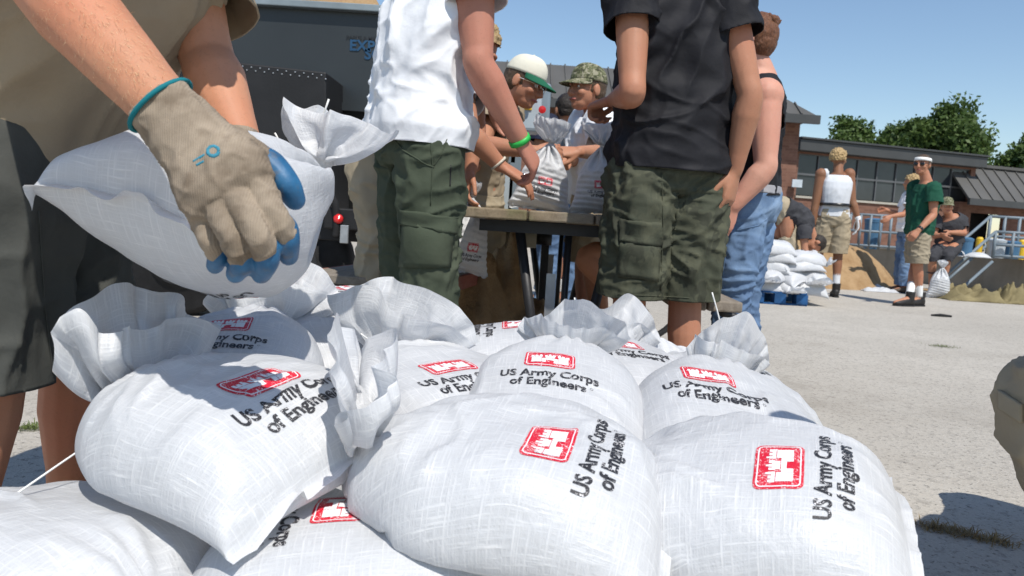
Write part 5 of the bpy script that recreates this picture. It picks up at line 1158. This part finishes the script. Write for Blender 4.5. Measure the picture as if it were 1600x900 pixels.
# ---------------------------------------------------------------- smiling man with the camouflage cap
def man_camo_cap():
    J = stand((P(930, 300, 4.25)[0], 4.25, 0), 80, 1.80); J['pelvis'] = P(930, 300, 4.3); J['chest'] = P(926, 232, 4.27); J['neck'] = P(930, 176, 4.25); J['head'] = P(917, 141, 4.2)
    J['shL'] = P(938, 196, 4.05); J['shR'] = P(912, 192, 4.42); J['elL'] = P(950, 240, 3.9); J['wrL'] = P(905, 237, 3.62); J['elR'] = P(905, 250, 4.3); J['wrR'] = P(885, 250, 4.0)
    root, q, A = person('smiling man in camouflage cap and white T-shirt behind the table', J, 'skin_tan', top=dict(mat='white_cotton', sleeve=.55, sloose=.03, voxel=.008), bottom=dict(mat='khaki_cloth', name='shorts', len=.95, loose=.03, rise=.0), voxel=.0055, face=(-1, -.55, -.12), shoes=dict(), seed=41,
        hands=dict(L=dict(dr=(-1, -.25, -.1), palm=(.1, .6, -.7), side=(-.3, -.6, -.5), curl=(40, 50, 35))))
    k = J['k']; hair_cap(q, A, root, k, 'hair_brown', .003, -.045, .08, .004, 2); face_bits(q, A, root, k); cap_hat(q, A, root, k, 'camo_cap', 'camo_cap')
    mb = MB(); 
man_camo_cap()
# ---------------------------------------------------------------- person behind the white T-shirt, khaki trousers, rope bracelet
def helper_khaki():
    J = stand((P(600, 300, 2.98)[0], 2.98, 0), -70, 1.72); J['pelvis'] = P(604, 235, 2.98); J['chest'] = P(655, 160, 2.95); J['neck'] = P(715, 112, 2.95); J['head'] = P(738, 80, 2.98)
    J['hipL'] = J['pelvis']+V3(.03, .09, -.05); J['hipR'] = J['pelvis']+V3(-.02, -.09, -.05); J['knR'] = P(598, 360, 2.86); J['anR'] = G(575, 575)*V3(0, 0, 0)+V3(P(585, 520, 2.88)[0], 2.88, .085); J['toeR'] = J['anR']+V3(.17, .02, -.05)
    J['shR'] = P(716, 142, 2.80); J['shL'] = P(735, 130, 3.12); J['elR'] = P(733, 208, 2.70); J['wrR'] = P(781, 258, 2.74); J['elL'] = P(745, 200, 3.2); J['wrL'] = P(735, 268, 3.15)
    root, q, A = person('helper in loose khaki trousers with a rope bracelet, half hidden behind the white T-shirt', J, 'skin_tan', top=dict(mat='light_grey_cotton', sleeve=.4, lo=0., hip=.02, voxel=.009, folds=[((.6, 0, 1), .4, .08, .012)]), bottom=dict(mat='khaki_cloth', len=1.9, loose=.03, flare=.035, rise=.0), voxel=.006, face=(1, .2, -.55), headup=(.5, 0, .85), shoes=dict(mat='shoe_brown'), seed=51,
        hands=dict(R=dict(dr=(.9, .05, -.45), palm=(-.35, .3, -.8), side=(.3, .9, -.1), curl=(18, 22, 15)), L=dict(dr=(-.1, -.3, -1), palm=(.9, 0, 0), side=(0, -1, 0))))
    hair_cap(q, A, root, J['k'], 'hair_blond', .012, -.07, .05, .014, 4)
    band(root, P(779, 255, 2.74), P(790, 268, 2.745), .029, .008, 'rope_white', 'rope_bracelet', .004)
    mb = MB(); 
    for p_ in ((825, 277), (832, 281)): c = P(p_[0]-6, p_[1]-3, 2.745); mb.ball(c, .0095)
    mb.put('ring', M['silver'], root, True)
helper_khaki()
# ---------------------------------------------------------------- seated helper behind the black T-shirt, with a watch
def helper_watch():
    J = stand((P(1010, 350, 3.45)[0], 3.45, 0), 85, 1.76); J['pelvis'] = P(1026, 372, 3.45); J['chest'] = P(1015, 260, 3.42); J['neck'] = P(1008, 160, 3.4); J['head'] = P(1000, 105, 3.4)+V3(.05, 0, 0)
    J['hipL'] = P(1018, 385, 3.36); J['hipR'] = P(1022, 380, 3.55); J['knL'] = P(918, 405, 3.28); J['anL'] = P(1003, 492, 3.22); J['toeL'] = P(985, 520, 3.2); J['knR'] = P(925, 400, 3.6); J['anR'] = P(945, 545, 3.6); J['toeR'] = P(905, 560, 3.6)
    J['shL'] = P(1018, 200, 3.24); J['shR'] = P(1000, 195, 3.58); J['elL'] = P(992, 312, 3.20); J['wrL'] = P(963, 240, 3.10); J['elR'] = P(1000, 290, 3.6); J['wrR'] = P(975, 250, 3.4)
    root, q, A = person('helper with a wristwatch, seated behind the black T-shirt and gripping a bag', J, 'skin_ruddy', top=dict(mat='charcoal_cotton', sleeve=.4, voxel=.010), bottom=dict(mat='charcoal_cotton', name='shorts', len=.62, loose=.02, rise=.0), voxel=.006, shoes=dict(), seed=61,
        hands=dict(L=dict(dr=(-.25, -.05, .9), palm=(-.7, .6, 0), side=(.2, .7, .2), curl=(60, 70, 40))))
    hair_cap(q, A, root, J['k'], 'hair_brown', .006, -.05, .06, .005, 4)
    a, b = J['wrL'], J['elL']; band(root, a+(b-a)*.12, b, .030, .016, 'watch_black', 'watch_strap', .003); mb = MB(); c = a+(b-a)*.12+unit(V3(-.45, -.9, .1))*.032; mb.lathe(c, [(.017, 0), (.017, .008), (.014, .010)], 18, frame(V3(0, 0, 1), unit(V3(-.45, -.9, .1)))); mb.put('watch_case', M['silver'], root)
helper_watch()
# ---------------------------------------------------------------- two heads further back
def back_heads():
    J = stand((P(885, 300, 5.3)[0], 5.3, 0), 5, 1.70); z = P(884, 178, 5.3); shift(J, V3(0, 0, 0)); J['head'] = z+V3(0, 0, .02); J['neck'] = z+V3(0, -.03, -.15)
    root, q, A = person('dark haired man with a shaved neck, seen from behind between the two caps', J, 'skin_tan', top=dict(mat='navy_cloth', sleeve=.4), bottom=dict(mat='denim', len=1.9, rise=0.), voxel=.009, face=(-.35, 1, -.1), shoes=dict(), seed=71); hair_cap(q, A, root, J['k'], 'hair_dark', .004, -.045, .06, .004, 4)
    J = stand((P(872, 300, 6.9)[0], 6.9, 0), 165, 1.76); J['head'] = P(908, 172, 6.9); J['neck'] = J['head']+V3(0, .02, -.155); J['chest'] = (J['pelvis']+J['neck'])/2+V3(.02, 0, 0); d = J['neck']-(J['shL']+J['shR'])/2+V3(0, 0, -.06); J['shL'] = J['shL']+d; J['shR'] = J['shR']+d
    root, q, A = person('man in navy cap and khaki shorts far behind the table, white sock showing', J, 'skin_tan', top=dict(mat='blue_shirt', sleeve=.4), bottom=dict(mat='khaki_cloth', name='shorts', len=.95, rise=0.), voxel=.009, shoes=dict(mat='shoe_brown', sock='white_sock', high=.10), seed=72); hair_cap(q, A, root, J['k'], 'hair_dark', .004, -.045, .06, .004, 4); cap_hat(q, A, root, J['k'], 'navy_cloth', 'navy_cloth')
back_heads()
# ---------------------------------------------------------------- people across the yard
def yard_people():
    b = G(1290, 463); J = stand(b, -8, 1.83); J['elL'] = P(1272, 330, b[1]); J['wrL'] = P(1267, 372, b[1]+.05); J['elR'] = P(1332, 315, b[1]-.05); J['wrR'] = P(1341, 342, b[1]-.1); J['shR'] = P(1327, 272, b[1]); J['shL'] = P(1283, 272, b[1])
    J['knL'] = P(1277, 405, b[1]+.1); J['anL'] = P(1268, 447, b[1]+.35); J['anL'][2] = .085; J['toeL'] = J['anL']+V3(-.02, .17, -.05)
    root, q, A = person('man in grey sleeveless shirt and khaki cargo shorts with one white glove', J, 'skin_brown', top=dict(mat='light_grey_cotton', sleeve=-1, lo=0., hip=.02, grow=.010, folds=[((.3, 0, 1), .5, .09, .014)]), bottom=dict(mat='khaki_cloth', name='shorts', len=.92, loose=.03, flare=.03, rise=.12), voxel=.009, face=(.8, .6, 0), shoes=dict(high=.17, sock='light_grey_cotton'), seed=81, arms=1.1)
    hair_cap(q, A, root, J['k'], 'hair_blond', .014, -.02, .03, .02, 6)
    band(root, J['pelvis']+V3(0, 0, .145), J['pelvis']+V3(0, 0, .3), .183, .035, 'watch_black', 'belt', .004).scale = (1, 1, 1)
    gl = MB(); wr, el = J['wrR'], J['elR']; limb(gl, [wr+(el-wr)*.08, wr], [.036, .032]); hand(gl, wr, V3(.1, 0, -1), V3(-.9, .2, 0), V3(0, 1, 0), k=1.12, curl=(18, 22, 15), rad=.0098); put('work_glove', fuse(gl, .006, 2), M['white_cotton'], root)
    b = G(1420, 477); D = b[1]; J = stand(b, 82, 1.82); J['head'] = P(1441, 258, D); J['neck'] = P(1447, 283, D); J['chest'] = P(1441, 325, D); J['pelvis'] = P(1437, 360, D)
    J['hipL'] = P(1437, 368, D-.09); J['hipR'] = P(1432, 368, D+.09); J['knL'] = P(1434, 415, D-.1); J['knR'] = P(1430, 415, D+.1); J['anL'] = P(1437, 462, D-.05); J['anL'][2] = .085; J['toeL'] = J['anL']+V3(-.16, -.06, -.05); J['anR'] = P(1420, 465, D-.15); J['anR'][2] = .085; J['toeR'] = J['anR']+V3(-.17, -.05, -.05)
    J['shL'] = P(1459, 298, D-.18); J['shR'] = P(1430, 294, D+.16); J['elL'] = P(1458, 336, D-.24); J['wrL'] = P(1435, 360, D-.30); J['elR'] = P(1428, 335, D+.2); J['wrR'] = P(1425, 360, D+.2)
    root, q, A = person('man in dark green T-shirt and sunglasses with a white headband', J, 'skin_tan', top=dict(mat='green_cotton', sleeve=.52, sloose=.035, lo=-.05, hip=.03), bottom=dict(mat='stone_shorts', name='shorts', len=.93, loose=.03, flare=.032, rise=0.), voxel=.008, face=(-.75, -.65, .05), shoes=dict(high=.17, sock='white_sock'), seed=82, hands=dict(L=dict(dr=(-.5, -.1, -.6), palm=(.3, .8, -.2), side=(-.7, 0, .5), curl=(40, 45, 25))))
    hair_cap(q, A, root, J['k'], 'hair_brown', .004, -.05, .06, .004, 4); face_bits(q, A, root, J['k'], 'hair_dark', 'dark')
    mb = MB(); v, f = [], []
    for j, z in enumerate((.040, .075)):
        for i in range(28): a = 2*math.pi*i/28; v.append(q(.089*math.cos(a)*(1-j*.06), -.010+.109*math.sin(a)*(1-j*.06), z+.008*math.sin(a)))
    mb.add(v, [(i, (i+1) % 28, 28+(i+1) % 28, 28+i) for i in range(28)]); solid(mb.put('headband', M['white_sock'], root, True), .004)
    a_, b_ = J['wrL'], J['elL']; band(root, a_+(b_-a_)*.12, b_, .031, .022, 'watch_black', 'wristwatch', .005)
    b = G(1408, 457); D = b[1]; J = stand(b, 82, 1.70); J['elL'] = P(1412, 335, D-.2); J['wrL'] = P(1392, 338, D-.3); J['elR'] = J['elR']+V3(-.08, 0, .03); J['wrR'] = J['elR']+V3(-.22, 0, .06)
    root, q, A = person('woman in white T-shirt and jeans with tousled fair hair, by the dock wall', J, 'skin_tan', top=dict(mat='white_cotton', sleeve=.6, sloose=.03), bottom=dict(mat='denim', name='jeans', len=1.93, loose=.014, flare=.03, rise=0.), voxel=.009, face=(-.8, .6, -.1), shoes=dict(mat='shoe_brown'), seed=83)
    hair_cap(q, A, root, J['k'], 'hair_blond', .018, -.06, .02, .022, 7); mb = MB(); mb.tube([q(.07*math.cos(a), -.05+.07*math.sin(a), -.045) for a in np.linspace(0, 6.28, 16)], .016, 8); mb.put('bandana', M['magenta_cloth'], root, True)
    # seated on the wall
    D = 10.95; J = stand((P(1480, 380, D)[0], D, 0), 175, 1.76); J['pelvis'] = P(1484, 378, D+.05); J['chest'] = P(1485, 352, D); J['neck'] = P(1482, 337, D-.06); J['head'] = P(1479, 323, D-.12)
    J['hipL'] = P(1491, 384, D); J['hipR'] = P(1475, 384, D); J['knL'] = P(1480, 402, D-.36); J['knR'] = P(1457, 402, D-.36); J['anL'] = P(1472, 452, D-.30); J['anR'] = P(1455, 452, D-.30); J['toeL'] = J['anL']+V3(-.02, -.16, -.05); J['toeR'] = J['anR']+V3(-.04, -.16, -.05)
    J['shL'] = P(1502, 344, D-.02); J['shR'] = P(1464, 344, D-.02); J['elL'] = P(1506, 364, D-.08); J['wrL'] = P(1484, 363, D-.25); J['elR'] = P(1459, 368, D-.08); J['wrR'] = P(1472, 368, D-.25)
    root, q, A = person('man in charcoal T-shirt and camouflage cap sitting on the dock wall', J, 'skin_tan', top=dict(mat='charcoal_cotton', sleeve=.6, lo=0.), bottom=dict(mat='charcoal_cotton', len=1.1, loose=.02, rise=0.), voxel=.009, face=(-.15, -1, -.55), shoes=dict(), seed=84); face_bits(q, A, root, J['k']); hair_cap(q, A, root, J['k'], 'hair_dark', .003, -.045, .06, .004, 4); cap_hat(q, A, root, J['k'], 'camo_cap', 'camo_cap')
    # bending behind the pallet
    D = 9.0; J = stand((P(1226, 350, D)[0], D, 0), -70, 1.76); J['pelvis'] = P(1222, 326, D); J['chest'] = P(1245, 338, D); J['neck'] = P(1266, 362, D); J['head'] = P(1274, 380, D); J['hipL'] = J['pelvis']+V3(.02, .09, -.05); J['hipR'] = J['pelvis']+V3(.02, -.09, -.05)
    J['shR'] = P(1256, 360, D-.17); J['shL'] = P(1260, 352, D+.17); J['elR'] = P(1257, 388, D-.2); J['wrR'] = P(1262, 412, D-.2); J['elL'] = P(1262, 385, D+.2); J['wrL'] = P(1268, 410, D+.15)
    root, q, A = person('helper bending down behind the pallet in khaki trousers and dark shirt', J, 'skin_tan', top=dict(mat='charcoal_cotton', sleeve=.5, lo=0.), bottom=dict(mat='khaki_cloth', len=1.9, loose=.03, rise=0.), voxel=.010, face=(.5, 0, -1), headup=(.8, 0, -.3), shoes=dict(), seed=85); hair_cap(q, A, root, J['k'], 'hair_dark', .004, -.045, .06, .004, 4)
yard_people()
# ---------------------------------------------------------------- crouching person at the right picture edge
def croucher():
    J = stand((1.45, 1.55, 0), 88, 1.78); J['pelvis'] = V3(1.27, 1.24, .58); J['chest'] = V3(1.10, 1.08, .84); J['neck'] = V3(.87, .91, 1.02); J['head'] = V3(.73, .81, 1.12)
    J['hipL'] = V3(1.19, 1.22, .55); J['hipR'] = V3(1.30, 1.37, .55); J['knL'] = P(1642, 636, 1.46); J['knR'] = V3(1.50, 1.92, .38); J['anL'] = V3(1.22, 1.47, .085); J['anR'] = V3(1.72, 1.85, .085); J['toeL'] = V3(1.08, 1.46, .03); J['toeR'] = V3(1.56, 1.85, .03)
    J['shL'] = V3(.85, .75, .97); J['shR'] = V3(1.02, 1.03, .97); J['elL'] = V3(.84, .68, .72); J['wrL'] = V3(.92, .88, .62); J['elR'] = V3(1.42, 1.56, .76); J['wrR'] = V3(1.38, 1.46, .55)
    root, q, A = person('person crouching at the right picture edge in baggy khaki cargo trousers', J, 'skin_tan', top=dict(mat='tan_shirt', sleeve=.5), bottom=dict(mat='khaki_cloth', len=1.45, loose=.026, flare=.03, rise=0., folds=[((.2, 0, 1), .3, .08, .02), ((1, .2, .4), .25, .06, .014)]), voxel=.008, face=(-1, 0, -.3), shoes=dict(), seed=91); hair_cap(q, A, root, J['k'], 'hair_brown', .006, -.05, .06, .004, 4)
    tr = bpy.data.objects[root['_bot']]; patch(tr, [(1566, 610), (1600, 632), (1600, 660), (1566, 638)], 'khaki_cloth', 'cargo_flap', root, .005)
croucher()
# ---------------------------------------------------------------- the man in the foreground holding a sandbag
HS = 1.15                     # how much farther than arm's length from the lens he stands
def PH(x, y, d): return P(x, y, d*HS)
def man_holding():
    J = stand((-.83, 1.44, 0), -75, 2.04); k = J['k']
    J['pelvis'] = PH(40, 150, 1.24); J['chest'] = PH(120, -40, 1.17); J['neck'] = PH(230, -210, 1.10); J['head'] = PH(300, -300, 1.05)
    J['hipR'] = PH(5, 215, 1.14); J['hipL'] = PH(85, 205, 1.32); J['knR'] = PH(-20, 560, 1.12); J['knL'] = PH(118, 575, 1.30); J['anR'] = V3(J['knR'][0]-.06, 1.30, .085); J['anL'] = V3(J['knL'][0]-.05, 1.56, .085); J['toeR'] = J['anR']+V3(.14, -.05, -.05); J['toeL'] = J['anL']+V3(.15, .05, -.05)
    J['shR'] = PH(20, -180, 1.06); J['shL'] = PH(262, -120, 1.27); J['elR'] = PH(66, -42, .88); J['wrR'] = PH(285, 200, .79); J['elL'] = PH(325, 95, 1.24); J['wrL'] = PH(378, 225, 1.16)
    root, q, A = person('man in tan shirt and dark shorts lifting a sandbag with gloved hands', J, 'skin_ruddy', hands=dict(R=None, L=None), top=dict(mat='tan_shirt', sleeve={'L': .72, 'R': .5}, sloose=.04, lo=-.05, hip=.062, grow=.03, voxel=.007, folds=[((.6, 0, 1), .4, .09, .018), ((1, .1, .3), .3, .07, .010)]),
        bottom=dict(mat='slate_shorts', name='shorts', len=1.08, loose=.028, flare=.034, rise=.12, hipgrow=.014, voxel=.007, folds=[((.3, .1, 1), .4, .09, .022), ((1, .2, .5), .2, .06, .012)]), voxel=.005, shoes=dict(), seed=101, face=(.8, -.3, -.6), headup=(.5, 0, .8), arms=1.06)
    hair_cap(q, A, root, k, 'hair_brown', .006, -.05, .06, .005, 4)
    sh = bpy.data.objects[root['_bot']]
    seam(sh, [(70, 604), (105, 600), (138, 598)], 'slate_shorts', 'hem_stitching', root, .0016); seam(sh, [(60, 330), (70, 480), (85, 600)], 'slate_shorts', 'side_seam', root, .0016)
    # the right glove: traced finger by finger
    def glove(knit):
        mb = MB(); Wp = PH(286, 203, .788)
        F4 = dict(i=[(400, 282, .770), (430, 336, .757), (450, 378, .772), (451, 400, .796)], m=[(374, 314, .757), (404, 366, .744), (417, 408, .760), (408, 428, .786)], r=[(342, 328, .757), (366, 378, .748), (378, 412, .764), (368, 428, .788)], p=[(308, 326, .768), (328, 372, .766), (341, 400, .780), (336, 415, .80)])
        rr = dict(i=.0140, m=.0143, r=.0136, p=.0124)
        if knit:
            # cuff and back of the hand
            cu = [PH(252, 166, .789), PH(284, 200, .788), PH(318, 240, .782), PH(346, 278, .770), PH(362, 305, .765)]; d = unit(PH(362, 305, .765)-PH(284, 200, .788)); s = unit(PH(400, 262, .775)-PH(300, 335, .770)); w = unit(np.cross(d, s))
            loft(mb, [(cu[0], s, w, .0403, .0345), (cu[1], s, w, .0408, .0345), (cu[2], s, w, .0483, .0334), (cu[3], s, w, .0575, .031), (cu[4], s, w, .0564, .0253), (PH(374, 322, .770), s, w, .0495, .0184)], 22)
            for n, pts in F4.items():
                p3 = [PH(*a) for a in pts]; limb(mb, [PH(330+(pts[0][0]-330)*.5, 262+(pts[0][1]-262)*.5, .775), p3[0], p3[1], p3[1]+(p3[2]-p3[1])*.7], [rr[n]*1.05, rr[n]*1.12, rr[n]*1.05, rr[n]*.97], 12)
            limb(mb, [PH(318, 238, .79), PH(372, 236, .792), PH(405, 250, .795)], [.0276, .0253, .019], 12)
        else:
            for n, pts in F4.items():
                p3 = [PH(*a) for a in pts]; o = PH(pts[1][0]+7, pts[1][1]+3, pts[1][2]+.012)
                limb(mb, [o, p3[1]+(p3[2]-p3[1])*.5+V3(.004, .006, 0), p3[2], p3[3]], [rr[n]*.80, rr[n]*.97, rr[n]*1.0, rr[n]*.86], 12)
            limb(mb, [PH(400, 248, .797), PH(424, 262, .796), PH(448, 290, .792), PH(461, 312, .800)], [.0196, .0198, .0173, .0132], 12)
        return mb
    m = fuse(glove(True), .0026, 3); nv = len(m.vertices); v = np.empty(nv*3); m.vertices.foreach_get('co', v); v = v.reshape(-1, 3); no = np.empty(nv*3); m.vertices.foreach_get('normal', no); no = no.reshape(-1, 3)
    v += no*folds(v, [((.6, .1, .7), .03, .012, .0028), ((1, 0, -.6), .05, .02, .0030)], 3)[:, None]; m.vertices.foreach_set('co', v.ravel()); smooth(m)
    g = put('work_glove', m, M['glove_knit'], root); put('rubber_coating', fuse(glove(False), .0026, 3), M['glove_rubber'], g)
    a = PH(252, 166, .789); d = unit(PH(286, 203, .788)-a); s = unit(PH(400, 262, .775)-PH(300, 335, .770)); s = unit(s-d*(s@d)); w = np.cross(d, s); mb = MB(); mb.tube([a-d*.001+s*math.cos(t_)*.0423+w*math.sin(t_)*.0368 for t_ in np.linspace(0, 6.2832, 30)], .0030, 8); mb.put('cuff_trim', M['teal_trim'], g, True)
    # a worn round mark on the back of the glove
    bv = bvh_of(g)
    seam(g, [(333+9*math.cos(a_), 236-8*math.sin(a_)) for a_ in np.linspace(0, 6.3, 10)], 'teal_print', 'printed_mark', g, .0024, -.001)
    for ln in ([(302, 252), (322, 240)], [(307, 258), (320, 251)]): seam(g, ln, 'teal_print', 'printed_mark', g, .0016, -.0006)
    # left glove behind the bag
    gl = MB(); hand(gl, PH(378, 225, 1.16), V3(.0, -.1, -.8), V3(-.9, -.3, 0), V3(0, -.5, .6), k=1.3, curl=(30, 30, 20), rad=.0105); put('work_glove', fuse(gl, .005, 2), M['glove_knit'], root)
    # fair hairs along the forearm
    rs = random.Random(5); mb = MB(); bd = [c for c in root.children if c.name.startswith('body')][0]; bv = bvh_of(bd)
    n = 0; axd = unit(PH(285, 200, .79)-PH(70, -45, .80))
    while n < 1400:
        px, py = rs.uniform(40, 330), rs.uniform(0, 230); h = on_surface(bv, px, py, -.0005)
        if h is None or abs(h[1]-.95) > .14: n += 1; continue
        o = on_surface(bv, px, py, .02)-h; o = unit(o); t_ = unit(axd+V3(rs.gauss(0, .35), rs.gauss(0, .35), rs.gauss(0, .35))-o*(axd@o)); L = rs.uniform(.005, .012)
        p1 = h+o*.0025+t_*L*.5; p2 = h+o*.0035+t_*L; sd_ = unit(np.cross(t_, o))*.00016; mb.add([h-sd_, h+sd_, p1+sd_, p1-sd_, p2], [(0, 1, 2, 3), (3, 2, 4)]); n += 1
    mb.put('arm_hair', M['arm_hair'], root, kind='stuff')
man_holding()
def held_bag():
    def fn(v):
        v = v*V3(.90, .92, 1.25); n = fbm(v*9, 5, 3)-.5; v[:, 2] += n*.022*np.clip((.55-v[:, 1])*6, 0, 1); v[:, 2] += .035*np.clip(1-((v[:, 1]-.25)/.25)**2, 0, 1)-.10*v[:, 0]**2
        a_ = np.arctan2(v[:, 0], .60-v[:, 1]); v[:, 2] += np.clip((v[:, 1]-.36)/.16, 0, 1)*np.clip((.56-v[:, 1])*20, 0, 1)*.008*np.sin(a_*19); return v
    s = Sack(GR_UP).warp(fn).tuft(RD(-84), .1, -.05, .72, .3, 12)
    x = unit(V3(-.95, .30, .12)); z = V3(.0, .04, -1); z = unit(z-x*(x@z)); y = np.cross(z, x)
    T = Matrix(((x[0], y[0], z[0], 0), (x[1], y[1], z[1], 0), (x[2], y[2], z[2], 0), (0, 0, 0, 1)))
    loc = PH(12, 262, .95)-x*.196+y*.23
    build_bag(s, 'sandbag held in gloved hands, its print upside down underneath', tuple(loc), None, T=T, cy=.20, scale=1.0, string=[[(.02, .0, -.06), (.0, .0, -.15)], [(.06, -.02, -.03), (.09, -.03, -.07)]])
held_bag()
